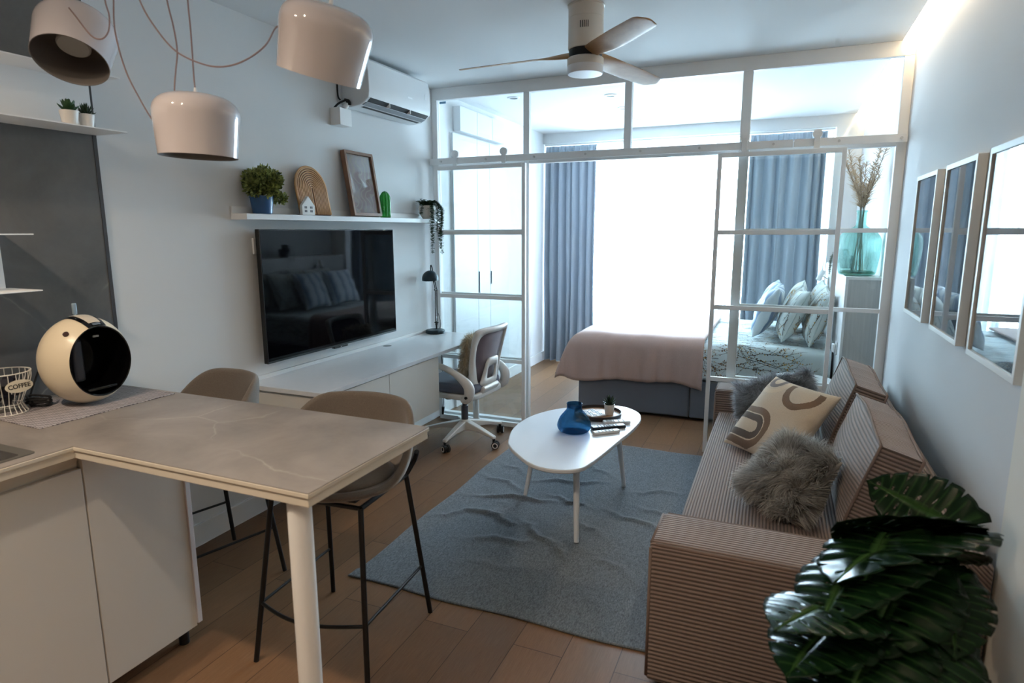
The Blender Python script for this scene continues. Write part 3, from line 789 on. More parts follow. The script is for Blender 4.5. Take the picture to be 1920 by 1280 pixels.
# trailing plant in a white pot
pc = (.075, -.228, LZ)
t = thing('trailing_plant', 'trailing green plant in a white round pot at the far end of the ledge', 'potted plant', pc)
obj('pot', MB().lathe([(0, .001), (.032, .001), (.052, .03), (.064, .075), (.062, .098), (.057, .098), (.057, .08), (0, .08)], 40, pc), M['pot_white'], t)
M['vine'] = leaf_mat('trailing_leaf', (26, 54, 34), (52, 84, 52), .5, 40)
mb = MB(); sm = MB(); r_ = random.Random(11)
def vine(pts, step=.0052, L=.019):
    sp_ = spline(pts, 10); sm.tube(sp_, .0013, 5); acc = 0
    for i in range(len(sp_) - 1):
        acc += (sp_[i + 1] - sp_[i]).length
        while acc > step:
            acc -= step; p = sp_[i]
            for s_ in (-1, 1):
                o = V((s_ * r_.uniform(.3, 1), r_.uniform(-1, 1), r_.uniform(-.3, .4))).normalized(); sd = o.cross(V((0, 0, 1))).normalized()
                l = L * r_.uniform(.75, 1.2); q = [p, p + o * l * .5 + sd * l * .5, p + o * l, p + o * l * .5 - sd * l * .5, p + o * l * .5 + V((0, 0, -.002))]
                for w_ in q: w_.x = max(w_.x, .017) if abs(w_.x - .125) > .02 or w_.x < .1 else w_.x
                mb.add(q, [(0, 1, 4), (1, 2, 4), (2, 3, 4), (3, 0, 4)])
for (ex, ey, ez, bow) in ((.140, -.272, 1.345, .05), (.140, -.262, 1.42, .05), (.140, -.283, 1.49, .05), (.140, -.13, 1.335, .05), (.140, -.145, 1.40, .05), (.140, -.155, 1.38, .05), (.140, -.135, 1.46, .06), (.140, -.20, 1.5, .05), (.140, -.17, 1.44, .05), (.085, -.33, 1.66, .03), (.140, -.12, 1.56, .05)):
    vine([(pc[0], pc[1], LZ + .085), (.5 * (pc[0] + ex), .5 * (pc[1] + ey), LZ + .115 + bow * .3), (ex + .004, ey, LZ + .07), (ex, ey + r_.uniform(-.006, .006), .5 * (LZ + ez)), (ex, ey, ez)])
for k in range(44):
    a = r_.uniform(0, 6.28); rr = r_.uniform(.03, .095)
    vine([(pc[0], pc[1], LZ + .085), (max(.02, pc[0] + rr * .5 * cos(a)), pc[1] + rr * .5 * sin(a), LZ + .12), (max(.02, pc[0] + rr * cos(a)), pc[1] + rr * sin(a), LZ + r_.uniform(.06, .15))], .006)
obj('leaves', mb, M['vine'], t, smooth=0, fixn=False); obj('stems', sm, plain('vine_stem', (46, 62, 36), .7), t)

# ================================================================ television, outlet, air conditioner
tv = thing('television', 'large flat black television mounted on the wall over the desk', 'television', (.05, -1.296, .82))
obj('bezel', MB().box(.050, -1.90, .820, .077, -.692, 1.523), plain('tv_bezel', (12, 12, 13), .35), tv, bevel=.002)
ts = NT('tv_screen'); scr = ts.done(ts.bsdf(lin((4, 4, 6)), .04, 0, .16, coat=0))
obj('screen', MB().box(.0771, -1.894, .832, .0779, -.698, 1.518), scr, tv, smooth=0)
obj('back_housing', MB().box(.028, -1.86, .835, .050, -.74, 1.2), M['rubber'], tv, bevel=.004)
obj('bracket_mount', MB().box(.001, -1.6, 1.0, .028, -1.0, 1.3), M['black'], tv, bevel=.002)
obj('sensor_nub', MB().box(.055, -1.36, .809, .079, -1.235, .8205), M['black'], tv, bevel=.002)
obj('indicator', MB().box(.0791, -1.306, .813, .0796, -1.296, .817), plain('indicator_pale', (190, 190, 200), .4), tv, smooth=0)
so = thing('wall_outlet', 'white wall outlet half hidden behind the top left corner of the television', 'outlet', (0.001, -1.82, 1.395))
obj('plate', MB().box(.001, -1.876, 1.395, .012, -1.72, 1.478), M['whitesat'], so, bevel=.002)
obj('socket', MB().cyl((.012, -1.78, 1.437), (.0135, -1.78, 1.437), .02, n=24), M['grey'], so)
obj('plug', MB().cyl((.0135, -1.83, 1.437), (.035, -1.83, 1.437), .018, .015, n=20), M['black'], so)

def aircon():
    y0, y1 = -1.085, -.365; t = thing('air_conditioner', 'white split air conditioner high on the wall beside the glass partition', 'air conditioner', (.0015, -.72, 2.24))
    prof = [(.0015, 2.272), (.0015, 2.535), (.03, 2.54), (.17, 2.535), (.192, 2.515), (.202, 2.45), (.204, 2.335), (.198, 2.303), (.17, 2.28), (.13, 2.262), (.06, 2.252), (.02, 2.255)]
    wh = plain('appliance_white', (224, 226, 228), .35)
    obj('casing', MB().prism(prof, y0, y1, 'xz'), wh, t, bevel=.006, seg=3)
    dk = plain('outlet_dark', (26, 28, 32), .5)
    def strip(a, b, m, nm, yy0, yy1, dz=.001, par=t):
        (xa, za), (xb, zb) = a, b; dx, dzv = xb - xa, zb - za; L_ = sqrt(dx * dx + dzv * dzv); nx, nz = dzv / L_ * -1, dx / L_
        if nz > 0: nx, nz = -nx, -nz
        return obj(nm, MB().prism([(xa, za), (xb, zb), (xb + nx * dz, zb + nz * dz), (xa + nx * dz, za + nz * dz)], yy0, yy1, 'xz'), m, par, smooth=0)
    o1 = strip((.1975, 2.3025), (.172, 2.281), dk, 'air_slot', y0 + .025, y1 - .02)
    for yy in (-.86, -.62): obj('vane', MB().box(.172, yy - .003, 2.277, .2, yy + .003, 2.303), M['whitesat'], o1)
    fl = strip((.168, 2.2795), (.14, 2.266), plain('louvre_grey', (150, 156, 164), .4), 'louvre', y0 + .02, y1 - .02, .004)
    strip((.128, 2.2615), (.108, 2.258), dk, 'lower_slot', y0 + .05, y1 - .03, .0006)
    obj('logo', MB().box(.2040, -.655, 2.372, .2048, -.60, 2.382), plain('logo_silver', (245, 247, 250), .3), t, smooth=0)
    obj('status_display', MB().box(.2042, -.435, 2.40, .205, -.424, 2.436), plain('status_white', (245, 247, 250), .3), t, smooth=0)
    return t
aircon()
jb = thing('junction_box', 'small white junction box on the wall under the air conditioner', 'junction box', (.0015, -1.115, 2.15))
obj('box', MB().box(.0015, -1.2, 2.135, .075, -1.09, 2.235), M['whitesat'], jb, bevel=.003)
obj('spout', MB().tube([(.045, -1.12, 2.236), (.05, -1.095, 2.268)], [.017, .015], 16), M['whitesat'], jb)
cb = MB().tube(spline([(.02, -1.18, 2.236), (.035, -1.16, 2.262), (.05, -1.12, 2.285), (.052, -1.095, 2.29), (.045, -1.095, 2.27)], 8), .006, 8).tube(spline([(.03, -1.135, 2.29), (.008, -1.125, 2.32), (.007, -1.125, 2.44), (.007, -1.125, 2.56)], 6), .005, 8)
cb.tube(spline([(.05, -1.12, 2.29), (.066, -1.10, 2.285), (.068, -1.095, 2.262)], 6), .009, 8)
obj('cord', cb, M['rubber'], jb)

# ================================================================ ceiling fan
def fan():
    c = V((1.592, -1.255, 0)); t = thing('ceiling_fan', 'three-bladed wooden ceiling fan with white motor and round light', 'ceiling fan', (c.x, c.y, 2.26))
    wm = plain('fan_white', (224, 218, 210), .45)
    obj('mount', MB().lathe([(0, H - .001), (.089, H - .001), (.089, H - .006), (.085, H - .008), (.085, H - .058), (.0835, H - .06), (.0835, H - .062)], 48, c), wm, t)
    obj('motor', MB().lathe([(.0845, H - .062), (.0845, 2.375), (.082, 2.372), (0, 2.372)], 48, c), wm, t)
    vt = MB(); a0 = math.atan2(-3.1, .55)
    for k in range(5):
        a = a0 + (k - 2) * .105 + .02; d = V((cos(a), sin(a), 0)); s = V((-sin(a), cos(a), 0))
        m = Matrix((s, V((0, 0, 1)), d)).transposed().to_4x4(); vt.obox(c + d * .0842 + V((0, 0, 2.468)), (.0036, .03, .003), m)
    obj('vent_slots', vt, M['black'], t, smooth=0)
    obj('collar', MB().lathe([(0, 2.372), (.08, 2.372), (.08, 2.335), (0, 2.335)], 40, c), M['black'], t)
    obj('lamp_housing', MB().lathe([(0, 2.334), (.084, 2.334), (.088, 2.330), (.088, 2.30), (0.087, 2.298)], 48, c), wm, t)
    obj('lamp_diffuser', MB().lathe([(.087, 2.298), (.087, 2.268), (.083, 2.260), (0, 2.258)], 48, c), plain('fan_diffuser', (236, 238, 242), .4), t)
    wd = NT('fan_wood'); g = wd.noise(wd.coord((3, 3, 30)), 6, 4)
    wood = wd.done(wd.bsdf(wd.mix(g, lin((150, 110, 74)), lin((186, 146, 102))), .45))
    for ang in (188, 308, 68):
        a = radians(ang); d = V((cos(a), sin(a), 0)); s = V((-sin(a), cos(a), 0))
        def fn(u, v):
            r = .045 + (.64 - .045) * v; k = min(1, max(0, (v - .02) / .35)); k = k * k * (3 - 2 * k)
            chord = .075 + .05 * k - .05 * max(0, v - .55) ** 1.2
            if v > .93: chord *= sqrt(max(.04, 1 - ((v - .93) / .07) ** 2 * .9))
            pit = -radians(30 - 17 * k); th = .022 - .015 * k
            ph = 2 * pi * u; cx = cos(ph) * chord / 2 + (.012 * k); cz = sin(ph) * th / 2
            return c + d * r + s * (cx * cos(pit) - cz * sin(pit)) + V((0, 0, 2.353 + .0 * k + cx * sin(pit) + cz * cos(pit) - .03 * v))
        bm_ = MB().grid(fn, 16, 34, True); b = len(bm_.v) - 16 * 35
        bm_.f.append(tuple(i * 35 + 34 for i in range(16))); bm_.mi.append(0); bm_.f.append(tuple(i * 35 for i in range(16))[::-1]); bm_.mi.append(0)
        obj('blade', bm_, wood, t, smooth=60)
fan()

# ================================================================ desk
dk = thing('desk', 'long white wall desk with hanging cupboard under the television', 'desk', (.26, -1.05, 0))
ds = plain('desk_white', (214, 216, 220), .3, noise=.02)
obj('desk_top', MB().box(.0015, -2.0, .706, .512, -.085, .73), ds, dk, bevel=.002)
obj('upstand', MB().box(.0015, -1.98, .73, .014, -.085, .752), M['white'], dk, bevel=.001)
obj('grommet', MB().lathe([(0, .0015), (.026, .0015), (.03, .0005), (.03, 0)], 32, (.062, -.79, .73)), M['grey'], dk)
cab = obj('cupboard', MB().box(.0016, -1.98, .34, .478, -.84, .7055), M['cream'], dk, bevel=.001)
for a, b in ((-1.978, -1.412), (-1.408, -.842)):
    obj('door', MB().box(.4785, a, .335, .497, b, .699), M['cream'], dk, bevel=.002)
obj('leg', MB().cyl((.40, -.105, 0), (.40, -.105, .706), .024, n=24), M['whitesat'], dk)
tag(obj('charger_cable', MB().tube(spline([(0.112, -.12, .7055), (0.112, -.122, .60), (0.112, -.118, .45), (0.122, -.13, .20), (0.112, -.12, .12)], 6), .0035, 6).tube([(0.112, -.12, .12), (0.107, -.12, .06)], [.012, .009], 10), M['rubber']), 'black cable with a plug hanging under the desk beside the swivel chair', 'cable')

# ---- desk lamp
M['teal'] = plain('dark_teal_metal', (22, 42, 52), .4, spec=.4)
def desk_lamp():
    c = V((.096, -.185, .731)); t = thing('desk_lamp', 'dark teal swing-arm desk lamp at the far end of the desk', 'desk lamp', tuple(c)); tm = M['teal']
    obj('base', MB().lathe([(0, 0), (.072, 0), (.076, .004), (.074, .022), (.068, .028), (0, .03)], 40, c), tm, t)
    p0 = c + V((.0, .02, .03)); p1 = c + V((.0, .025, .335)); p2 = c + V((-.012, -.0, .46)); dk_ = M['black']
    lo = MB(); s = V((0, .012, 0))
    for k in (-1, 1): lo.tube([p0 + s * k + V((0, 0, .03)), p1 + s * k], .0038, 8)
    lo.tube([p0, p0 + V((0, 0, .06))], .007, 10).tube([p0 + V((-.016, 0, .05)), p0 + V((.016, 0, .05))], .005, 8).tube([p1 - s * 1.9, p1 + s * 1.9], .006, 8)
    obj('lower_arm', lo, dk_, t)
    hi = MB()
    for k in (-1, 1): hi.tube([p1 + s * k * .9, p2 + s * k * .9 + V((0, -.006, 0))], .0036, 8)
    hi.tube([p2 - s * 1.6, p2 + s * 1.6], .006, 8); hi.tube(spline([p2, p2 + V((0, -.005, .04)), p2 + V((0, -.022, .065)), p2 + V((0, -.03, .045)), p2 + V((0, -.025, .02))], 6), .004, 8)
    obj('upper_arm', hi, dk_, t)
    sp_ = MB(); 
    for k in (-1, 1):
        A = p0 + s * k * .5 + V((0, 0, .05)); B = p0 + s * k * .5 + V((0, 0, .16))
        sp_.tube([A + (B - A) * (i / 60) + V((.003 * cos(i * 1.3), .003 * sin(i * 1.3), 0)) for i in range(61)], .001, 4)
    obj('springs', sp_, M['chrome'], t)
    hc = p2 + V((.01, -.055, -.035))
    prof = [(.003, .062)] + [(.062 * sin(a), .062 * cos(a)) for a in [pi / 2 * k / 12 for k in range(1, 13)]] + [(.0625, -.012), (.060, -.012), (.058, 0)] + [(.058 * cos(a), .058 * sin(a)) for a in [pi / 2 * k / 10 for k in range(1, 11)]]
    sh = obj('lamp_shade', MB().lathe(prof, 40, hc, rotm(4, 0, 0)), tm, t, smooth=60)
    obj('bulb', MB().sphere(hc + V((0, 0, .012)), .022), plain('opal_bulb', (230, 228, 220), .3), t)
    obj('switch_stem', MB().tube([hc + V((.02, .02, -.005)), hc + V((.02, .02, -.04))], .002, 6), dk_, t)
    obj('cord', MB().tube(spline([p0 + V((0, .03, .12)), p0 + V((.01, .045, .05)), p0 + V((.0, .055, .004)), c + V((-.03, .078, .004)), c + V((-.058, .075, .004))], 6), .0025, 6), dk_, t)
desk_lamp()

# ================================================================ fur helper and office chair
def fur(name, pts_nrm, L, col_a, col_b, parent, width=.0028, droop=.5, n=3, seed=5, spread=.5, clamp=None, clump=.6):
    """tapering strands rooted on given (point, normal) pairs, one mesh"""
    r = random.Random(seed); vs = []; fs = []; tone = []
    for p, nn in pts_nrm:
        p = V(p); nn = V(nn)
        q_ = p * 26 + V((seed, 0, 0))         # tufts: a smooth direction field shared by neighbouring strands
        tuft = V((sin(q_.y * 1.1 + 2 * sin(q_.z)), sin(q_.z * 1.3 + 2 * sin(q_.x)), sin(q_.x * 1.2 + 2 * sin(q_.y))))
        d = (nn + V((r.uniform(-1, 1), r.uniform(-1, 1), r.uniform(-1, 1))) * spread + tuft * clump).normalized()
        l = L * r.uniform(.6, 1.25); g = V((r.uniform(-.2, .2), r.uniform(-.2, .2), -1)) * droop
        s = d.cross(V((r.uniform(-1, 1), r.uniform(-1, 1), r.uniform(-1, 1)))).normalized()
        b = len(vs); q = p - nn * .003; tv = r.random()
        for k in range(n):
            w_ = width * (1 - k / n) * .5 + .0002; vs += [q - s * w_, q + s * w_]; tone += [tv, tv]
            d = (d + g * (l / n) / L * .9).normalized(); q = q + d * (l / n)
        vs.append(q); tone.append(tv)
        for k in range(n - 1): fs.append((b + 2 * k, b + 2 * k + 1, b + 2 * k + 3, b + 2 * k + 2))
        fs.append((b + 2 * n - 2, b + 2 * n - 1, b + 2 * n))
    if clamp: vs = [clamp(q) for q in vs]
    me = bpy.data.meshes.new(name); me.from_pydata(vs, [], fs)
    at = me.attributes.new('tone', 'FLOAT', 'POINT'); at.data.foreach_set('value', tone)
    t = NT(name + '_hair'); a = t.n('ShaderNodeAttribute'); a.attribute_name = 'tone'
    c = t.mix(a.outputs['Fac'], lin(col_a), lin(col_b)); nz = t.noise(t.coord(), 14, 3)
    c = t.mix(t.math('MULTIPLY', nz, .4), c, lin([v * .85 for v in col_a]))
    tr = t.n('ShaderNodeBsdfTranslucent'); t.l(c, tr.inputs[0]); mx = t.n('ShaderNodeMixShader'); mx.inputs[0].default_value = .4
    t.l(t.bsdf(c, .6, 0, .3, sheen=.2), mx.inputs[1]); t.l(tr.outputs[0], mx.inputs[2]); me.materials.append(t.done(mx.outputs[0]))
    me.shade_smooth()
    o = bpy.data.objects.new(name, me); COL.objects.link(o); o.parent = parent
    return o
def pillow_pts(w, h, th, m, loc, n, seed, fn=None):
    """random (point, normal) on a pillow surface"""
    r = random.Random(seed); out = []
    for i in range(n):
        u, v, sd = r.uniform(-1, 1), r.uniform(-1, 1), r.choice((-1, 1))
        p, nn = pillow_pt(u, v, sd, w, h, th); out.append((V(loc) + m.to_3x3() @ p, m.to_3x3() @ nn))
    return out
def pillow_pt(u, v, sd, w, h, th, pinch=.08, pw=2.4):
    def P(u, v):
        cu, cv = abs(u) ** 3, abs(v) ** 3
        x = u * w / 2 * (1 - pinch * (1 - cv) * cu * 0 - pinch * (1 - abs(v) ** 2) * abs(u) ** 6); y = v * h / 2 * (1 - pinch * (1 - abs(u) ** 2) * abs(v) ** 6)
        z = sd * th / 2 * ((1 - abs(u) ** pw) * (1 - abs(v) ** pw)) ** .5
        return V((x, y, z))
    e = .02; u_, v_ = max(-.97, min(.97, u)), max(-.97, min(.97, v))
    a = P(u_ + e, v_) - P(u_ - e, v_); b = P(u_, v_ + e) - P(u_, v_ - e)
    nn = a.cross(b) * sd; return P(u, v), nn.normalized()
def pillow_mesh(w, h, th, m, loc, nu=28, pinch=.08, pw=2.4, wrinkle=0, seed=0):
    mb = MB(); m3 = m.to_3x3(); r = random.Random(seed); ks = [(r.uniform(4, 11), r.uniform(4, 11), r.uniform(0, 6)) for _ in range(4)]
    for sd in (1, -1):
        def fn(a, b):
            u, v = sin((a - .5) * pi), sin((b - .5) * pi); p, nn = pillow_pt(u, v, sd, w, h, th, pinch, pw)
            if wrinkle:
                e = (1 - u ** 4) * (1 - v ** 4)
                p = p + nn * wrinkle * e * sum(sin(kx * u + ky * v + k0) for kx, ky, k0 in ks) / 3
            return V(loc) + m3 @ p
        mb.grid(fn, nu, nu)
    return mb

def office_chair():
    t = thing('office_chair', 'white swivel desk chair with a grey mesh back and five castors', 'office chair', (0, 0, 0))
    wp = plain('chair_white_plastic', (224, 220, 216), .35); mesh_m = fabric('chair_mauve_mesh', (112, 100, 108), 500, .3, .2)
    seat_m = fabric('chair_seat_fabric', (98, 104, 122), 420, .3)
    def O(nm, mb, m, par=t, **k): return obj(nm, mb, m, par, world=False, **k)
    def S(y, z, d=0):                    # back surface: local (y, z) -> point
        k = (z - .40) / .46
        return V((.185 + .045 * k + .05 * k * k - .9 * y * y + d, y, z))
    def ring(nm, po, pi_, th, m, d=0, par=t):
        n = len(po); mb = MB()
        mb.add([S(y, z, d) for y, z in po] + [S(y, z, d) for y, z in pi_], [(i, (i + 1) % n, n + (i + 1) % n, n + i) for i in range(n)])
        return O(nm, mb, m, par, solid=th, bevel=.004, smooth=60)
    def outl(w0, w1, w2, z0, z1, r):
        pts = [V((y, z, 0)) for y, z in ((-w0, z0), (0, z0 - .012), (w0, z0), (w1, z0 + .12), (w2, z1 - .16), (w2 + .004, z1 - r), (w2 - r * .6, z1 - .006), (0, z1), (-w2 + r * .6, z1 - .006), (-w2 - .004, z1 - r), (-w2, z1 - .16), (-w1, z0 + .12))]
        cl = pts[-2:] + pts + pts[:3]; sp_ = spline(cl, 5); return [(p.x, p.y) for p in sp_[10:10 + 60]]
    po = outl(.165, .205, .225, .425, .865, .05); pin = outl(.12, .168, .19, .465, .832, .06)
    ring('back_frame', po, pin, .026, wp)
    mbk = MB(); n = len(pin); c = S(0, .65, -.006); mbk.add([S(y * 1.02, z, -.004) for y, z in pin] + [S(y * .5, .65 + (z - .65) * .5, -.006) for y, z in pin] + [c], [(i, (i + 1) % n, n + (i + 1) % n, n + i) for i in range(n)] + [(n + i, n + (i + 1) % n, 2 * n) for i in range(n)])
    O('back_mesh', mbk, mesh_m, solid=.005, smooth=180)
    hole = [(y, z) for y, z in rrect(-.058, .49, .058, .585, .024, 6)]; m_ = len(hole)
    out_ = []
    for y, z in hole:
        zz = .445 + (z - .49) / .095 * .20; ww = .14 - .055 * min(1, (zz - .445) / .09) if zz < .60 else .085 + .0 * zz
        out_.append((y / .058 * ww, zz))
    ring('lumbar_support', out_, hole, .012, wp, .018)
    O('seat', MB().prism(rrect(-.25, -.235, .20, .235, .09, 8), .405, .475), seat_m, bevel=.025, seg=4)
    O('seat_shell', MB().prism(rrect(-.24, -.24, .21, .24, .09, 8), .365, .405), wp, bevel=.012, seg=3)
    O('back_bracket', MB().prism([(.10, .372), (.2, .38), (.235, .43), (.215, .45), (.17, .42), (.10, .405)], -.11, .11, 'xz'), wp, bevel=.008)
    for s in (-1, 1):
        pts = spline([(.13, .235 * s, .375), (.185, .262 * s, .40), (.195, .268 * s, .47), (.15, .275 * s, .525), (.06, .28 * s, .578), (-.03, .28 * s, .604), (-.085, .275 * s, .607)], 6)
        k = len(pts); rs = [.026 + .012 * sin(pi * min(1, i / (k * .6))) - .006 * (i / k) for i in range(k)]
        a = O('armrest', MB().tube(pts, rs, 14), wp, smooth=180)
        O('pivot_cap', MB().cyl((.19, .262 * s, .41), (.19, .308 * s, .41), .01, n=16), M['black'], a)
    O('gas_lift', MB().cyl((0, 0, .14), (0, 0, .26), .026).cyl((0, 0, .26), (0, 0, .37), .018), plain('grey_steel', (112, 112, 118), .3, .8))
    O('tilt_mechanism', MB().box(-.10, -.08, .33, .10, .08, .366).tube([(.05, .02, .345), (.06, .30, .34)], .006, 8).cyl((-.12, -.02, .34), (-.12, -.02, .30), .026), M['black'], bevel=.004)
    hub = MB().lathe([(0, .085), (.045, .085), (.05, .10), (.046, .15), (.03, .158), (0, .158)], 30)
    O('hub', hub, wp)
    for k in range(5):
        a = radians(-88 + 72 * k); d = V((cos(a), sin(a), 0)); s = V((-sin(a), cos(a), 0)); mb = MB()
        q = []
        for r, w_, zt, zb in ((.03, .026, .152, .09), (.16, .021, .125, .092), (.27, .017, .097, .078), (.302, .016, .090, .070)):
            q += [d * r + s * w_ + V((0, 0, zt)), d * r - s * w_ + V((0, 0, zt)), d * r - s * w_ + V((0, 0, zb)), d * r + s * w_ + V((0, 0, zb))]
        fs = [(0, 1, 2, 3), (15, 14, 13, 12)]
        for i in range(3):
            for j in range(4): fs.append((4 * i + j, 4 * i + 4 + j, 4 * i + 4 + (j + 1) % 4, 4 * i + (j + 1) % 4))
        mb.add(q, fs); sk = O('spoke', mb, wp, bevel=.006, seg=3)
        p = d * .292; ca = a + [1.0, .6, .9, -.4, .3][k]; cd = V((cos(ca), sin(ca), 0)); ax = V((-sin(ca), cos(ca), 0)); w0 = p + cd * .012 + V((0, 0, .0275))
        wl = MB()
        for g in (-1, 1): wl.cyl(w0 + ax * g * .008, w0 + ax * g * .025, .0272, n=24)
        wl.cyl(w0 - ax * .008, w0 + ax * .008, .02, n=16).cyl(p + V((0, 0, .045)), p + V((0, 0, .075)), .01, n=12)
        cs = O('castor', wl, M['rubber'], bevel=.003)
        for g in (-1, 1):
            rg = MB(); m = Matrix((cd, V((0, 0, 1)), ax * g)).transposed().to_4x4()
            rg.lathe([(.0135, .0252), (.0135, .0268), (.0205, .0268), (.0205, .0252)], 24, w0, m)
            O('white_ring', rg, wp, cs)
    t.location = (.478, -.446, 0); t.rotation_euler = (0, 0, radians(-3))
    return t
office_chair()
ft = thing('fur_cushion', 'cream shaggy fur cushion propped on the desk chair against its backrest', 'cushion', (.575, -.47, .478))
fm = rotm(0, 100, 0); floc = (.575, -.475, .645)
obj('cover', pillow_mesh(.30, .31, .09, fm, floc, 16), plain('fur_base_cream', (176, 160, 132), .9), ft, smooth=180)
fo = fur('fur', [(p - V(ft.location), n_) for p, n_ in pillow_pts(.30, .31, .09, fm, floc, 9000, 21) if n_.x < .75], .05, (186, 170, 142), (238, 228, 208), ft, .003, .7, seed=8, n=4, clamp=lambda q: V((min(max(q.x, .517 - ft.location.x), .655 + (q.z + ft.location.z - .5) * .12 - ft.location.x), q.y, max(q.z, .002))))
# ================================================================ bedroom behind the partition
def wardrobe():
    t = thing('wardrobe', 'built-in white wardrobe behind the left sliding glass door', 'wardrobe', (.012, .85, 0))
    wd = plain('wardrobe_white', (206, 209, 212), .4)
    obj('carcass', MB().box(.0015, .285, .0, .006, 1.42, 2.30), M['white'], t, smooth=0)
    for (a, b, hz) in ((.288, .728, None), (.732, .982, (.95, 1.15)), (.986, 1.418, (1.02, 1.14))):
        d = obj('door', MB().box(.0065, a, .07, .024, b, 2.296), wd, t, bevel=.0015)
        if hz: obj('handle', MB().box(.0245, a + .012, hz[0], .034, a + .022, hz[1]), plain('brushed_handle', (150, 156, 160), .35, .8), d, bevel=.001)
    obj('plinth', MB().box(.0065, .29, 0, .014, 1.418, .068), M['white'], t, smooth=0)
    for (a, b) in ((.335, .645), (.65, .95), (.955, 1.22)):
        obj('upper_door', MB().box(.0015, a, 2.312, .07, b, 2.505), wd, t, bevel=.002)
wardrobe()

def cloth_mat(name, c, sc=420, var=.10, transl=0.0, rough=.9, bump=.25, big=.12):
    t = NT(name); vec = t.coord(); a = t.noise(vec, sc, 2); b = t.noise(t.coord((1, 1, .35)), 16, 5, .65)
    col = t.mix(a, lin([v * (1 - var) for v in c]), lin([min(255, v * (1 + var)) for v in c]))
    col = t.mix(t.math('MULTIPLY', b, big * 2), col, lin([v * .82 for v in c]))
    sh = t.bsdf(col, rough, 0, .15, t.bump(a, bump, .001), sheen=.2)
    if transl:
        tr = t.n('ShaderNodeBsdfTranslucent'); t.l(col, tr.inputs[0]); mx = t.n('ShaderNodeMixShader'); mx.inputs[0].default_value = transl
        t.l(sh, mx.inputs[1]); t.l(tr.outputs[0], mx.inputs[2]); sh = mx.outputs[0]
    return t.done(sh)
def curtain(label, x0, x1, y, z0, z1, folds, amp, seed, mat, name='curtain', group=None, top_gather=True):
    r = random.Random(seed); ph = [r.uniform(-.5, .5) for _ in range(folds + 2)]; am = [r.uniform(.55, 1.0) for _ in range(folds + 2)]
    xs = [0]
    for k in range(folds): xs.append(xs[-1] + r.uniform(.6, 1.45))
    xs = [q / xs[-1] for q in xs]
    import bisect
    def fn(u, v):
        k = min(folds - 1, max(0, bisect.bisect_right(xs, u) - 1)); f = (u - xs[k]) / (xs[k + 1] - xs[k])
        w_ = 1 - cos(2 * pi * f); 
        z = z1 + (z0 - z1) * v
        drop = min(1, v / .06); a = amp * am[k] * (.35 + .65 * drop) * (1 + .25 * v)
        sway = .012 * sin(3.1 * v + ph[k] * 6) * v
        x = x0 + (x1 - x0) * u + .012 * sin(2 * pi * f) * drop + sway + (.02 * (u - .5)) * v
        yy = y + a * (w_ * .5 - .5) + .006 * sin(9 * v + k)
        if v < .035: yy += .004 * sin(u * folds * 20)
        return V((x, yy, z))
    o = obj(name, MB().grid(fn, folds * 16, 44), mat, None, smooth=180)
    tag(o, label, 'curtain', group); return o
M['curt'] = cloth_mat('blue_grey_curtain', (138, 146, 156), 330, .16, .05)
c1 = curtain('blue-grey curtain at the left end of the bedroom window', .012, .60, 2.53, .003, 2.44, 7, .11, 3, M['curt'], group='blue-grey curtains')
c2 = curtain('blue-grey curtain at the right end of the window behind the pillows', 2.175, 2.86, 2.53, .003, 2.44, 7, .115, 12, M['curt'], group='blue-grey curtains')
def sheer_mat():
    t = NT('sheer_voile'); tp = t.n('ShaderNodeBsdfTransparent'); tp.inputs[0].default_value = (.97, .98, 1, 1)
    tl = t.n('ShaderNodeBsdfTranslucent'); tl.inputs[0].default_value = (.93, .95, .98, 1); df = t.n('ShaderNodeBsdfDiffuse'); df.inputs[0].default_value = (.93, .95, .97, 1)
    m1 = t.n('ShaderNodeMixShader'); m1.inputs[0].default_value = .35; t.l(tl.outputs[0], m1.inputs[1]); t.l(df.outputs[0], m1.inputs[2])
    m2 = t.n('ShaderNodeMixShader'); m2.inputs[0].default_value = .42; t.l(tp.outputs[0], m2.inputs[1]); t.l(m1.outputs[0], m2.inputs[2])
    return t.done(m2.outputs[0])
M['sheer'] = sheer_mat()
curtain('white sheer curtain over the left half of the window', .03, 1.478, 2.66, .012, 2.44, 26, .05, 5, M['sheer'], 'sheer_curtain', 'white sheer curtains')
curtain('white sheer curtain over the right half of the window', 1.512, 2.91, 2.66, .012, 2.44, 26, .05, 6, M['sheer'], 'sheer_curtain', 'white sheer curtains')
tr = thing('curtain_track', 'thin white double curtain track under the window lintel', 'curtain track', (1.47, 2.6, 2.44))
for y in (2.49, 2.64): obj('rail', MB().box(.01, y - .009, 2.443, 2.92, y + .009, 2.459), M['white'], tr, bevel=.002)

# parapet outside
bp = thing('balcony_parapet', 'low white parapet with small grey blocks outside the window, faint through the sheers', 'parapet', (1.4, 3.2, 0))
obj('wall', MB().box(-.2, 3.2, -.06, 3.3, 3.28, .50), M['white'], bp, smooth=0)
for x in (.78, 1.05, 1.28, 1.72, 1.86, 2.02): obj('block', MB().box(x - .035, 3.205, .50, x + .035, 3.275, .60), plain('block_blue_grey', (120, 136, 160), .8), bp, smooth=0)  # plain blue-grey blocks along the parapet top

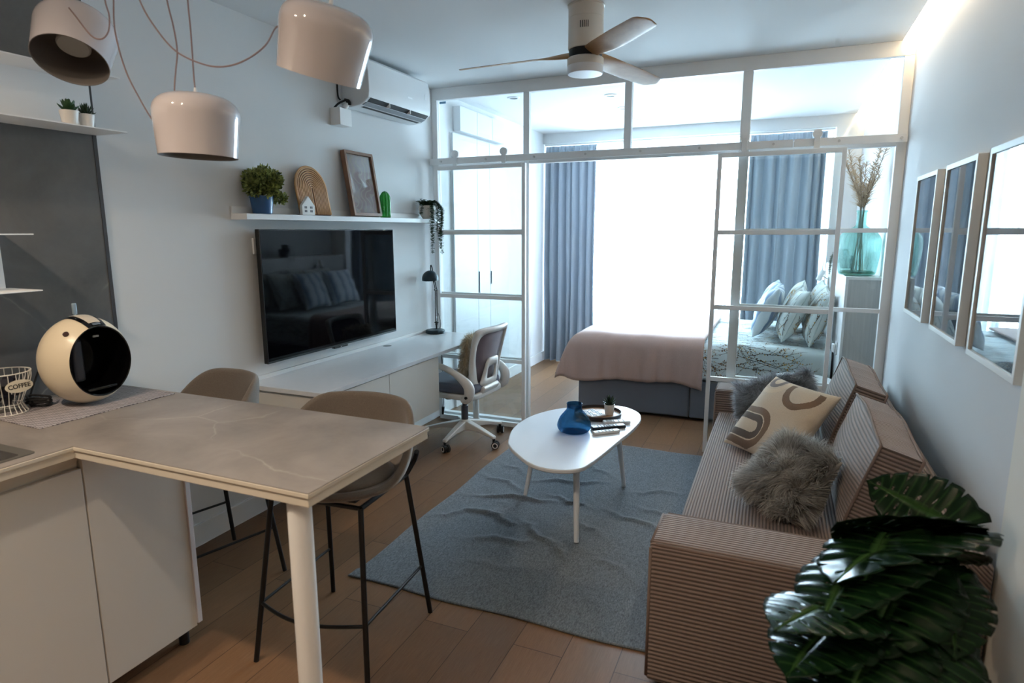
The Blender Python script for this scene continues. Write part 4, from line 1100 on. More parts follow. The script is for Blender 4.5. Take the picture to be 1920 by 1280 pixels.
# ---- bed
bed = thing('bed', 'grey upholstered storage bed with its head against the grey wood headboard unit', 'bed', (1.95, 1.45, 0))
M['bedgrey'] = cloth_mat('grey_upholstery', (104, 108, 118), 500, .12, 0)
obj('base', MB().box(1.0, .66, .025, 1.925, 2.25, .325), M['bedgrey'], bed, bevel=.012, seg=3)
obj('base', MB().box(1.929, .66, .025, 2.925, 2.25, .325), M['bedgrey'], bed, bevel=.012, seg=3)
obj('mattress', MB().box(1.02, .69, .327, 2.92, 2.22, .60), plain('mattress_white', (226, 228, 230), .8), bed, bevel=.04, seg=4)
for x, y in ((1.05, .72), (2.85, .72), (1.05, 2.18), (2.85, 2.18)): obj('foot', MB().cyl((x, y, 0), (x, y, .027), .025, n=16), M['black'], bed)

M['branchbed'] = cloth_mat('white_printed_cotton', (216, 226, 228), 300, .04, 0, bump=.2, big=.06)
M['branchpil'] = cloth_mat('white_printed_pillow_cotton', (222, 228, 226), 300, .04, 0, bump=.2, big=.06)
PRINT = [plain('print_twig_grey', (74, 72, 76), .85), plain('print_ochre', (206, 158, 72), .85), plain('print_brown', (122, 92, 62), .85)]
def print_twigs(mb, surf, x0, x1, y0, y1, n, seed, width=.0045, slope=.35, vert=False):
    """printed branches: thin ribbons, buds and blossoms laid on surf(a, b) -> (point, normal), a/b in metres"""
    r = random.Random(seed)
    def put(poly, mi, h):
        pts = []
        for a, b in poly:
            if not (x0 < a < x1 and y0 < b < y1): return
            p, nn = surf(a, b); pts.append(p + nn * h)
        mb.cur = mi; mb.add(pts, [tuple(range(len(pts)))]); mb.cur = 0
    def ribbon(a, b, ang, L, w0, depth):
        st = .018; nst = int(L / st); ca = ang
        for k in range(nst):
            ca += r.uniform(-.22, .22); ca += (ang - ca) * .25; w = w0 * (1 - .65 * k / max(1, nst))
            dx, dy = cos(ca), sin(ca); a2, b2 = a + dx * st, b + dy * st; nx, ny = -dy * w / 2, dx * w / 2
            put([(a + nx, b + ny), (a2 + nx, b2 + ny), (a2 - nx, b2 - ny), (a - nx, b - ny)], 1, .0016)
            if r.random() < .55:
                sgn = r.choice((-1, 1)); ba = ca + sgn * r.uniform(.5, 1.0); l = r.uniform(.008, .016); q = l * .34
                mi = 2 if r.random() < (.55 if blossom(a, b) else .12) else 3
                ex, ey = cos(ba), sin(ba); px, py = -ey * q, ex * q
                put([(a2, b2), (a2 + ex * l * .5 + px, b2 + ey * l * .5 + py), (a2 + ex * l, b2 + ey * l), (a2 + ex * l * .5 - px, b2 + ey * l * .5 - py)], mi, .0022)
            if depth and r.random() < .16: ribbon(a2, b2, ca + r.choice((-1, 1)) * r.uniform(.4, .8), L * r.uniform(.25, .5), w0 * .7, depth - 1)
            a, b = a2, b2
    cl = [(r.uniform(x0, x1), r.uniform(y0, y1)) for _ in range(max(3, n // 3))]
    def blossom(a, b): return any((a - c) ** 2 + (b - d) ** 2 < .09 ** 2 for c, d in cl)
    for k in range(n):
        a, b = r.uniform(x0, x1), r.uniform(y0, y1); ang = r.uniform(-slope, slope) + (pi if r.random() < .5 else 0) + (pi / 2 if vert else 0)
        ribbon(a, b, ang, r.uniform(.28, .6), width, 2)
    for c, d in cl:
        for q in range(7):
            a, b = c + r.gauss(0, .03), d + r.gauss(0, .03); R_ = r.uniform(.006, .011); t0 = r.uniform(0, 6)
            put([(a + R_ * (1 if i % 2 else .5) * cos(t0 + i * pi / 5), b + R_ * (1 if i % 2 else .5) * sin(t0 + i * pi / 5)) for i in range(10)], 2, .0026)

def drape(name, label, xs, x_end, ys, y_end, ztop, r, zx, zy, mat, nx, ny, fold, seed, par=None, thick=.012, sag=.004, cat='bedding', hang_x=True, prints=None):
    """cloth over a bed: flat top from the head side/far side, dropping at the foot (x_end) and the near side (y_end)"""
    rr = random.Random(seed); k1 = [(rr.uniform(5, 16), rr.uniform(5, 16), rr.uniform(0, 6)) for _ in range(5)]
    Lx = (xs - x_end - r) + r * pi / 2 + max(0, zx - r) if hang_x else xs - x_end
    Ly = (ys - y_end - r) + r * pi / 2 + (zy - r)
    def prof(d, edge):                       # d past (edge - r): outward offset beyond flat end, drop
        if d <= 0: return d, 0
        if d < r * pi / 2: return r * sin(d / r), r * (1 - cos(d / r))
        return r, r + d - r * pi / 2
    def fn(u, v):
        wob = .02 * sin(7 * u + seed) + .012 * sin(17 * u + 2)
        s = u * Lx; tt = v * (Ly + wob)
        ox, dx = prof(s - (xs - x_end - r), x_end) if hang_x else (s - (xs - x_end - r), 0)
        oy, dy = prof(tt - (ys - y_end - r), y_end)
        x = (x_end + r) - ox; y = (y_end + r) - oy
        drop = (dx ** 8 + dy ** 8) ** (1 / 8); fl_ = .30 * min(max(0, dx - .04), max(0, dy - .04)); x -= fl_; y -= fl_ * .5
        z = ztop - drop
        e = sum(sin(a * x * 1.0 + b * (y - z) + c) for a, b, c in k1) / 5
        z += sag * e * (1 if drop < .02 else .4)
        hx = min(1, dx / .15); hy = min(1, dy / .15)
        fl = fold * (sin(x * 21 + seed) + .6 * sin(x * 37 + 1.3)) * hy * min(1, dy / .3)
        fx = fold * (sin(y * 19) + .5 * sin(y * 33)) * hx
        y -= abs(fl) * .8 + .012 * hy; x -= abs(fx) * .8 + .012 * hx
        if hx > 0 and hy > 0: x -= .01 * hx * hy
        return V((x, y, z))
    mb = MB().grid(fn, nx, ny)
    if prints:
        def surf(a, b):
            u, v = a / Lx, b / Ly; p = fn(u, v); d1 = fn(u + .002, v) - fn(u - .002, v); d2 = fn(u, v + .002) - fn(u, v - .002)
            nn = d1.cross(d2).normalized()
            return p, (-nn if nn.z - nn.y < 0 else nn)
        print_twigs(mb, surf, .0, Lx * prints[1], .02, Ly - .01, prints[0], seed)
    o = obj(name, mb, [mat] + PRINT if prints else mat, par, smooth=180, solid=thick, fixn=not prints)
    if par is None: tag(o, label, cat)
    return o
drape('duvet', 'white duvet printed with brown branches and yellow blossom on the bed', 2.915, 1.0, 2.235, .672, .634, .06, .25, .255, M['branchbed'], 90, 110, .006, 4, thick=0, sag=.008, prints=(72, .62))
M['throw'] = cloth_mat('dusty_pink_muslin', (176, 150, 142), 240, .08, .0, bump=.5, big=.2)
drape('throw_blanket', 'dusty pink throw blanket hanging over the foot end of the bed', 2.02, .935, 2.27, .645, .662, .09, .33, .375, M['throw'], 70, 70, .02, 9, thick=.012, sag=.006, cat='blanket')

# pillows leaning on the headboard, in three layers
def pillow(label, c, ang, yaw, w, h, th, mat, seed, group='bed pillows'):
    m = rotm(0, 0, yaw) @ rotm(0, -(90 - ang), 0) @ rotm(0, 0, 90)
    wr = .012 if mat is M['stripe'] else .0
    mb = pillow_mesh(w, h, th, Matrix(), (0, 0, 0), 30, .12, 2.6, wr, seed); mats = mat
    if mat is M['branchpil']:
        mats = [mat] + PRINT
        for sd in (1, -1):
            print_twigs(mb, lambda a, b: (lambda pn: (pn[0], pn[1]))(pillow_pt(a / w * 2, b / h * 2, sd, w, h, th, .12, 2.6)), -w * .49, w * .49, -h * .49, h * .49, 20, seed * 3 + sd, .005, .6, True)
    o = obj('pillow', mb, mats, None, smooth=180, world=False, fixn=mats is mat)
    o.location = c; o.rotation_euler = m.to_euler(); return tag(o, label, 'pillow', group)
st_m = NT('striped_pillow'); tc = st_m.n('ShaderNodeTexCoord'); sp3 = st_m.n('ShaderNodeSeparateXYZ'); st_m.l(tc.outputs['Object'], sp3.inputs[0])
sa = st_m.math('FRACT', st_m.math('MULTIPLY', sp3.outputs[0], 7.5))
sc_ = st_m.ramp(sa, [(0, (216, 224, 230)), (.55, (216, 224, 230)), (.58, (132, 152, 182)), (.80, (150, 168, 194)), (.83, (216, 224, 230)), (.9, (120, 140, 172)), (.94, (216, 224, 230))])
M['stripe'] = st_m.done(st_m.bsdf(sc_, .85, 0, .15))
pm_ = M['branchpil']
pillow('blue-striped pillow, frontmost of the pillows nearest the foot of the bed', (2.46, 1.22, .857), 24, -4, .46, .44, .15, M['stripe'], 1)
pillow('blue-striped pillow behind the front one, towards the window', (2.45, 1.72, .862), 24, 3, .46, .44, .15, M['stripe'], 2)
pillow('branch-printed pillow in the middle layer, on the partition side', (2.645, 1.06, .857), 24, 4, .46, .44, .15, pm_, 3)
pillow('branch-printed pillow in the middle layer, on the window side', (2.645, 1.62, .866), 22, -3, .50, .44, .15, pm_, 4)
pillow('branch-printed pillow in the rear layer touching the headboard, on the partition side', (2.82, .96, .857), 18, 3, .46, .44, .14, pm_, 5)
pillow('branch-printed pillow in the rear layer touching the headboard, on the window side', (2.825, 1.62, .866), 18, 0, .62, .44, .14, pm_, 6)

# ---- headboard unit
hbm = NT('washed_grey_wood'); hv = hbm.coord((40, 40, 1.2)); hn = hbm.noise(hv, 2.2, 6, .6)
M['greywood'] = hbm.done(hbm.bsdf(hbm.mix(hn, lin((168, 168, 168)), lin((206, 206, 204))), .6))
hu = thing('headboard_unit', 'tall narrow headboard unit of washed grey wood with white edges', 'headboard', (3.04, 1.3, 0))
HZ = 1.205
obj('body', MB().box(2.952, .335, .0, W - .002, 2.40, HZ - .018), M['greywood'], hu, smooth=0)
obj('front_panel', MB().box(2.934, .33, .0, 2.951, 2.40, HZ - .018), M['white'], hu, bevel=.001)
obj('top_board', MB().box(2.934, .33, HZ - .0178, W - .002, 2.40, HZ), M['white'], hu, bevel=.001)
sk = thing('wall_socket', 'white socket with a plug on the front of the headboard unit beside the mattress', 'socket', (2.93, .56, .66))
obj('plate', MB().box(2.924, .50, .645, 2.9335, .58, .735), M['white'], sk, bevel=.002)
obj('plug', MB().box(2.90, .515, .66, 2.9238, .565, .72), M['whitesat'], sk, bevel=.006)
rl = thing('reading_lamp', 'small white cylinder reading lamp on the headboard unit near the curtain', 'reading lamp', (2.93, 1.9, 1.05))
obj('wall_plate', MB().box(2.922, 1.84, 1.0, 2.9335, 1.95, 1.10), M['whitesat'], rl, bevel=.002)
obj('lamp_head', MB().tube([(2.885, 1.88, 1.155), (2.845, 1.86, 1.07)], .022, 20), M['white'], rl)
obj('lamp_arm', MB().tube([(2.922, 1.90, 1.08), (2.895, 1.89, 1.10), (2.872, 1.875, 1.11)], .006, 8), M['white'], rl)
sw = thing('bedside_shelf', 'tiny white shelf on the headboard unit under the reading lamp', 'shelf', (2.9, 1.9, .97))
obj('plate', MB().box(2.82, 1.82, .955, 2.9335, 1.95, .962), M['white'], sw, bevel=.001)

# ---- demijohn with dried branches
def demijohn():
    c = V((3.012, .53, HZ + .001)); t = thing('glass_demijohn', 'large turquoise glass demijohn vase on top of the headboard unit', 'vase', tuple(c))
    g = NT('turquoise_glass'); nz = g.noise(g.coord((1, 1, .22)), 34, 3)
    gt = g.n('ShaderNodeBsdfTransparent'); gt.inputs[0].default_value = lin((206, 240, 236))
    gl = g.bsdf(lin((176, 230, 224)), .04, 0, .7, g.bump(nz, .9, .02), trans=.6, ior=1.2)
    mx = g.n('ShaderNodeMixShader'); mx.inputs[0].default_value = .42; g.l(gt.outputs[0], mx.inputs[1]); g.l(gl, mx.inputs[2])
    gm = g.done(mx.outputs[0])
    prof = [(0, .006), (.09, .004), (.112, .012), (.120, .05), (.130, .14), (.134, .21), (.126, .255), (.10, .29), (.06, .315), (.034, .335), (.030, .36), (.029, .42), (.034, .424), (.034, .434), (.029, .436)]
    p2 = [(max(p.x, 0), p.z) for p in spline([(r, 0, z) for r, z in prof], 5)]
    obj('body', MB().lathe(p2, 56, c), gm, t, smooth=180)
    obj('thick_base', MB().lathe([(0, .012), (.1, .012), (.108, .02), (.1, .03), (.05, .018), (0, .022)], 48, c), thin_glass('green_glass_base', (92, 178, 150), .1), t, smooth=180)
    b = thing('dried_branches', 'spray of dried beige twigs standing in the turquoise demijohn', 'dried branches', (c.x, c.y, c.z + .02))
    r = random.Random(4); mb = MB(); st = MB()
    for k in range(15):
        a = r.uniform(0, 2 * pi); sp = r.uniform(.02, .13); L = r.uniform(.66, .86)
        base = c + V((r.uniform(-.04, .04), r.uniform(-.05, .05), .03)); neck = c + V((r.uniform(-.014, .014), r.uniform(-.014, .014), .43))
        tip = c + V((sp * 1.15 * cos(a), sp * 1.7 * sin(a), L)); tip.x = min(tip.x, 3.145)
        pts = spline([base, neck, neck.lerp(tip, .5) + V((0, 0, .02)), tip], 8); st.tube(pts, [.0026] * 8 + [.0022 - .0018 * i / len(pts) for i in range(len(pts) - 8)], 5)
        for i in range(9, len(pts)):
            for q in range(5):
                aa = r.uniform(0, 2 * pi); l = r.uniform(.02, .07) * (1.15 - .4 * (i - 9) / 15)
                d = V((cos(aa) * .8, sin(aa) * .8, r.uniform(.3, 1.0))).normalized(); p = pts[i] + V((0, 0, r.uniform(-.015, .015)))
                e = p + d * l; e.x = min(e.x, 3.148); m = p.lerp(e, .5) + V((r.uniform(-.006, .006), r.uniform(-.006, .006), .004))
                mb.tube([p, m, e], [.0016, .0012, .0005], 4)
    obj('stems', st, plain('twig_brown', (140, 116, 96), .8), b, smooth=180); obj('twigs', mb, plain('dried_beige', (190, 166, 138), .85, noise=.2, nscale=60), b, smooth=180)
demijohn()
# dark pot with trailing plant further along
pc2 = (3.03, 1.42, HZ + .0005)
t = thing('small_potted_plant', 'small trailing plant in a dark blue-grey pot on the headboard unit behind the demijohn', 'potted plant', pc2)
obj('pot', MB().lathe([(0, .001), (.045, .001), (.052, .01), (.056, .10), (.052, .10), (.048, .08), (0, .08)], 32, pc2), plain('dark_slate_pot', (48, 58, 70), .4), t)
mb = MB(); sm = MB()
for k in range(16):
    a = pi + RNG.uniform(-1.2, 1.2); rr = RNG.uniform(.05, .10); vine([(pc2[0], pc2[1], HZ + .08), (pc2[0] + .5 * rr * cos(a), pc2[1] + .5 * rr * sin(a), HZ + .15), (pc2[0] + rr * cos(a) if rr <= .08 else min(pc2[0] + rr * cos(a), 2.912), pc2[1] + rr * sin(a), HZ + .10), (min(pc2[0] + rr * 1.1 * cos(a), 2.902) if rr > .08 else pc2[0] + rr * cos(a), pc2[1] + rr * 1.1 * sin(a), HZ + (RNG.uniform(-.06, .07) if rr > .08 else RNG.uniform(.02, .08)))], .008, .016)
obj('leaves', mb, M['vine'], t, smooth=0, fixn=False); obj('stems', sm, plain('fine_stem', (66, 84, 56), .7), t)
# round side table by the bed
stb = thing('side_table', 'round white side table between the glass partition and the bed', 'side table', (2.715, .29, 0))
obj('table_top', MB().lathe([(0, .478), (.195, .478), (.205, .484), (.205, .494), (.2, .5), (0, .5)], 56, (2.715, .29, 0)), M['white'], stb)
obj('stem', MB().cyl((2.715, .29, .02), (2.715, .29, .478), .018), M['white'], stb)
obj('base_disc', MB().lathe([(0, .001), (.15, .001), (.15, .012), (.03, .02), (0, .02)], 48, (2.715, .29, 0)), M['white'], stb)
# ================================================================ rug
def rug_mat():
    t = NT('grey_flatweave'); vec = t.coord(); a = t.noise(t.coord((1, .35, 1)), 230, 2, .7); b = t.noise(vec, 5, 4)
    col = t.mix(t.ramp(a, [(.3, (0, 0, 0)), (.7, (255, 255, 255))]), lin((70, 76, 82)), lin((128, 136, 142)))
    col = t.mix(t.math('MULTIPLY', b, .35), col, lin((88, 94, 100)))
    return t.done(t.bsdf(col, .95, 0, .1, t.bump(a, .6, .002), sheen=.15))
def rug_h(x, y):
    h = 0
    for (ax, ay, bx, by, hh, wd) in RIDGES:
        A = V((ax, ay)); B = V((bx, by)); d = B - A; L = d.length; t = max(0, min(1, (V((x, y)) - A).dot(d) / (L * L)))
        wav = .016 * sin(t * 8 + ax * 7) + .005 * sin(t * 23 + ay * 9); n_ = V((-d.y, d.x)) / L
        q = (V((x, y)) - (A + d * t)) ; dist = q.dot(n_) + wav; along = (q - n_ * q.dot(n_)).length
        h += hh * math.exp(-(dist / wd) ** 2) * math.exp(-(along / .06) ** 2) * (sin(pi * min(1, max(0, t * .9 + .05))) ** .6)
    return min(h, .022)
RIDGES = [(1.02, -1.30, 1.42, -1.22, .017, .02), (1.42, -1.16, 1.62, -1.22, .014, .018), (1.25, -.98, 1.62, -.86, .014, .022), (1.08, -1.48, 1.36, -1.56, .016, .024), (1.36, -1.52, 1.60, -1.70, .016, .022), (.92, -1.62, 1.14, -1.46, .011, .02), (1.76, -1.22, 2.10, -1.36, .012, .022), (.92, -1.02, 1.2, -1.12, .011, .02),
          (1.2, -1.78, 1.52, -1.70, .012, .026), (1.84, -.92, 2.08, -.82, .010, .02), (1.25, -2.0, 1.55, -1.95, .006, .03), (1.80, -1.70, 2.05, -1.85, .010, .022), (1.45, -.58, 1.62, -.72, .009, .02), (.96, -.80, 1.15, -.9, .009, .02), (1.62, -1.62, 1.70, -1.85, .012, .02), (1.58, -1.36, 1.80, -1.52, .009, .022), (1.18, -1.32, 1.3, -1.52, .008, .025), (1.9, -1.1, 2.12, -1.2, .008, .02), (1.86, -2.0, 2.0, -2.2, .006, .03)]
def rugf(u, v):
    x = .862 + (2.17 - .862) * u; y = -2.30 + 2.155 * v
    x += .006 * sin(v * 17) - .012 * v * (1 - u) + (-.018 if False else 0); y += .006 * sin(u * 13)
    if u < .03 and v < .03: x -= .01
    return V((x, y, .0065 + rug_h(x, y)))
rg = tag(obj('rug', MB().grid(rugf, 150, 210), rug_mat(), None, smooth=180), 'rumpled blue-grey woven rug under the coffee table', 'rug')
md = rg.modifiers.new('solid', 'SOLIDIFY'); md.thickness = .005; md.offset = -1

# ================================================================ coffee table and what lies on it
ctp = [(1.274, -1.48), (1.217, -1.273), (1.222, -1.051), (1.28, -.889), (1.355, -.787), (1.464, -.689), (1.587, -.625), (1.693, -.62), (1.787, -.695), (1.828, -.782), (1.845, -.906), (1.835, -1.095), (1.812, -1.28), (1.786, -1.511), (1.757, -1.68), (1.724, -1.738), (1.675, -1.768), (1.60, -1.78), (1.507, -1.751), (1.396, -1.654), (1.32, -1.566)]
cl = ctp[-2:] + ctp + ctp[:2]; sp_ = spline([(x, y, 0) for x, y in cl], 4); ctp2 = [(p.x, p.y) for p in sp_[8:8 + 4 * len(ctp)]]
ct = thing('coffee_table', 'low white pebble-shaped coffee table on slim round legs, standing on the rug', 'coffee table', (1.55, -1.2, 0))
tw = plain('table_white', (222, 224, 228), .3)
CT = .43
obj('table_top', MB().prism(ctp2, .410, CT), tw, ct, bevel=.005, seg=3)
def rise(x, y): return .0070 + rug_h(x, y)
for (fx, fy), (tx, ty) in (((1.263, -1.209), (1.335, -1.20)), ((1.70, -1.627), (1.672, -1.555)), ((1.757, -.861), (1.715, -.905))):
    obj('leg', MB().tube([(fx, fy, rise(fx, fy) + .004), (tx, ty, .410)], [.0125, .0175], 20), tw, ct)
vz = V((1.548, -1.205, CT + .0008))
t = thing('blue_vase', 'squat translucent blue glass vase on the coffee table', 'vase', tuple(vz))
bgm = NT('blue_glass'); tr_ = bgm.n('ShaderNodeBsdfTransparent'); tr_.inputs[0].default_value = lin((120, 172, 206))
b2 = bgm.bsdf(lin((26, 74, 112)), .05, 0, .6); mx_ = bgm.n('ShaderNodeMixShader'); mx_.inputs[0].default_value = .36; bgm.l(tr_.outputs[0], mx_.inputs[1]); bgm.l(b2, mx_.inputs[2])
prof = [(0, .0), (.062, .0), (.082, .008), (.0925, .028), (.090, .05), (.077, .08), (.056, .106), (.0435, .122), (.0415, .134), (.042, .152), (.0435, .156), (.0405, .156), (.039, .134)]
p2 = [(max(p.x, 0), p.z) for p in spline([(r, 0, z) for r, z in prof], 4)]
obj('body', MB().lathe(p2, 56, vz), bgm.done(mx_.outputs[0]), t, smooth=180)
tc_ = V((1.588, -.865, CT + .0008)); M['woodtray'] = plain('mid_brown_wood', (150, 108, 76), .45, noise=.18, nscale=18)
t = thing('round_tray', 'round wooden tray with a dark rim on the coffee table', 'tray', tuple(tc_))
obj('tray_base', MB().lathe([(0, 0), (.128, 0), (.132, .004), (.130, .010), (0, .010)], 56, tc_), M['woodtray'], t)
obj('tray_rim', MB().lathe([(.130, .002), (.138, .004), (.14, .024), (.136, .026), (.133, .010)], 56, tc_), plain('dark_rim', (44, 32, 28), .4), t)
gm_ = thing('tile_game', 'white board of black patterned square tiles on the round tray', 'board game', (1.562, -.87, CT + .0115))
ga = radians(-38); gd = V((cos(ga), sin(ga), 0)); gs = V((-sin(ga), cos(ga), 0)); gc = V((1.563, -.895, CT + .0115))
gm4 = Matrix((gd, gs, V((0, 0, 1)))).transposed().to_4x4()
obj('board', MB().obox(gc + V((0, 0, .005)), (.135, .10, .010), gm4), M['white'], gm_, bevel=.002)
mb = MB()
for i in range(3):
    for j in range(2):
        cc = gc + gd * (-.043 + .043 * i) + gs * (-.024 + .048 * j) + V((0, 0, .0105))
        for k, (ox, oy, sx, sy) in enumerate(((-.014, 0, .006, .036), (.014, 0, .006, .036), (0, .016, .02, .005), (0, -.016, .02, .005), (0, 0, .012, .008), (0, .0085, .004, .008))):
            mb.obox(cc + gd * ox + gs * oy, (sx, sy, .001), gm4)
obj('tile_pattern', mb, plain('game_black', (30, 32, 36), .5), gm_, smooth=0)
potted_succulent('small spiky succulent in a white ribbed pot on the round tray', (1.655, -.858, CT + .0115), .031, .062, 'spiky', 1.35, mat='succ2')
def remote(label, a, b, w_, h_, col, btn, nb):
    a, b = V((a[0], a[1], CT + .0008)), V((b[0], b[1], CT + .0008)); d = (b - a); L = d.length; d.normalize(); s = V((-d.y, d.x, 0)); c = (a + b) / 2
    t = thing('remote_control', label, 'remote control', tuple(c), 'remote controls on the coffee table'); m = Matrix((d, s, V((0, 0, 1)))).transposed().to_4x4()
    obj('case', MB().obox(c + V((0, 0, h_ / 2)), (L, w_, h_), m), plain('remote_case', col, .35), t, bevel=.005, seg=3)
    mb = MB()
    for i in range(nb):
        for j in range(3): mb.obox(c + d * (-.30 * L + .55 * L * i / max(1, nb - 1)) + s * (j - 1) * w_ * .26 + V((0, 0, h_ + .0006)), (.0065, .0075, .0022), m)
    obj('buttons', mb, plain('remote_buttons', btn, .5), t, smooth=0)
    return t
t = remote('white remote control with a small screen, the one touching nearest the round tray', (1.664, -1.022), (1.797, -.945), .045, .018, (214, 216, 220), (160, 164, 170), 4)
obj('screen', MB().obox(V((1.692, -1.006, CT + .0195)), (.034, .03, .0012), rotm(0, 0, 29)), M['grey'], t, smooth=0)
remote('black remote control lying between the two white ones', (1.632, -1.152), (1.788, -1.032), .042, .018, (22, 26, 34), (196, 200, 206), 7)
remote('white remote control nearest the edge of the coffee table', (1.662, -1.228), (1.778, -1.126), .036, .016, (222, 220, 220), (170, 172, 176), 5)

# ================================================================ sofa
DK, LT = (76, 63, 57), (150, 132, 125)
M['rib_yz'] = rib_mat('corduroy_arms', DK, LT, 'y', .0145)
def rib2(name, a, b, pitch=.0145, wig=0):
    """cords varying with the sum of two axes so that they run on over the edge between a top and a side"""
    t = NT(name); tc = t.n('ShaderNodeTexCoord'); sep = t.n('ShaderNodeSeparateXYZ'); t.l(tc.outputs['Object'], sep.inputs[0])
    v = t.math('ADD', sep.outputs['xyz'.index(a)], sep.outputs['xyz'.index(b)])
    if wig: v = t.math('ADD', v, t.math('MULTIPLY', t.noise(tc.outputs['Object'], 3, 2), wig))
    hh = t.math('POWER', t.math('ADD', t.math('MULTIPLY', t.math('SINE', t.math('MULTIPLY', v, 2 * pi / pitch)), .5), .5), .6)
    col = t.mix(hh, lin(DK), lin(LT)); nz = t.noise(tc.outputs['Object'], 6, 4)
    col = t.mix(t.math('MULTIPLY', nz, .4), col, lin([q * .78 for q in LT]))
    return t.done(t.bsdf(col, .85, 0, .2, t.bump(hh, .9, .004), sheen=.25))
M['r_yz'] = rib2('corduroy_across', 'y', 'z'); M['r_xz'] = rib2('corduroy_along', 'x', 'z', .0125)
M['r_z'] = rib_mat('corduroy_front', DK, LT, 'z', .0145); M['r_y'] = rib_mat('corduroy_boxing_lit', (100, 86, 80), (170, 152, 146), 'y', .0135)  # boxing cords lightened to paint the light on the cushion tops
M['pipe'] = plain('corduroy_piping', (118, 101, 93), .85)
def rbox(x0, y0, z0, x1, y1, z1, puff=0.0, n=14):
    """box with gently puffed faces, ready for a bevel"""
    mb = MB(); import itertools
    def face(o, u, v, nrm):
        def fn(a, b):
            p = V(o) + V(u) * a + V(v) * b; k = (1 - (2 * a - 1) ** 4) * (1 - (2 * b - 1) ** 4); return p + V(nrm) * puff * k
        mb.grid(fn, n, n)
    dx, dy, dz = x1 - x0, y1 - y0, z1 - z0
    face((x0, y0, z1), (dx, 0, 0), (0, dy, 0), (0, 0, 1)); face((x0, y0, z0), (dx, 0, 0), (0, dy, 0), (0, 0, -1))
    face((x0, y0, z0), (dx, 0, 0), (0, 0, dz), (0, -1, 0)); face((x0, y1, z0), (dx, 0, 0), (0, 0, dz), (0, 1, 0))
    face((x0, y0, z0), (0, dy, 0), (0, 0, dz), (-1, 0, 0)); face((x1, y0, z0), (0, dy, 0), (0, 0, dz), (1, 0, 0))
    return mb
def soft(o, w_=.02):
    b = o.modifiers.new('bevel', 'BEVEL'); b.width = w_; b.segments = 3; b.limit_method = 'ANGLE'; b.angle_limit = radians(50); return o
sofa = thing('sofa', 'taupe corduroy sofa along the right wall with a wide near arm', 'sofa', (2.65, -1.3, 0))
SX0, SX1, SY0, SY1, AZ = 2.202, 3.10, -2.478, -.13, .528
def seam(mb, pts, r=.006): return mb.tube(pts, r, 8)
def arm(y0, y1):
    o = soft(obj('arm', rbox(SX0, y0, .03, 2.99, y1, AZ, .006), M['r_yz'], sofa, smooth=50), .022)
    mb = MB()
    for y in (y0 + .004, y1 - .004): seam(mb, [(SX0 + .02, y, AZ - .006), (2.97, y, AZ - .006)], .0055); seam(mb, [(SX0 + .004, y, .05), (SX0 + .004, y, AZ - .02)], .0055)
    seam(mb, [(SX0 + .005, y0 + .015, AZ - .006), (SX0 + .005, y1 - .015, AZ - .006)], .0055)
    obj('piping', mb, M['pipe'], o, smooth=180)
arm(SY0, SY0 + .245); arm(SY1 - .235, SY1)
soft(obj('base', rbox(SX0 + .05, SY0 + .246, .03, 2.99, SY1 - .236, .235), M['r_xz'], sofa, smooth=50), .01)
sc = soft(obj('seat_cushion', rbox(SX0 + .032, SY0 + .249, .237, 2.985, SY1 - .239, .392, .012, 20), M['r_xz'], sofa, smooth=60), .03)
mb = MB(); seam(mb, [(SX0 + .036, SY0 + .27, .380), (SX0 + .034, -1.3, .384), (SX0 + .036, SY1 - .26, .380)], .005); obj('piping', mb, M['pipe'], sc, smooth=180)
soft(obj('backrest', rbox(2.992, SY0, .03, SX1, SY1, .64, .004), M['r_xz'], sofa, smooth=50), .02)
for x in (2.28, 3.02):
    for y in (SY0 + .08, SY1 - .08): obj('foot', MB().box(x - .03, y - .03, .0005, x + .03, y + .03, .03), M['black'], sofa)

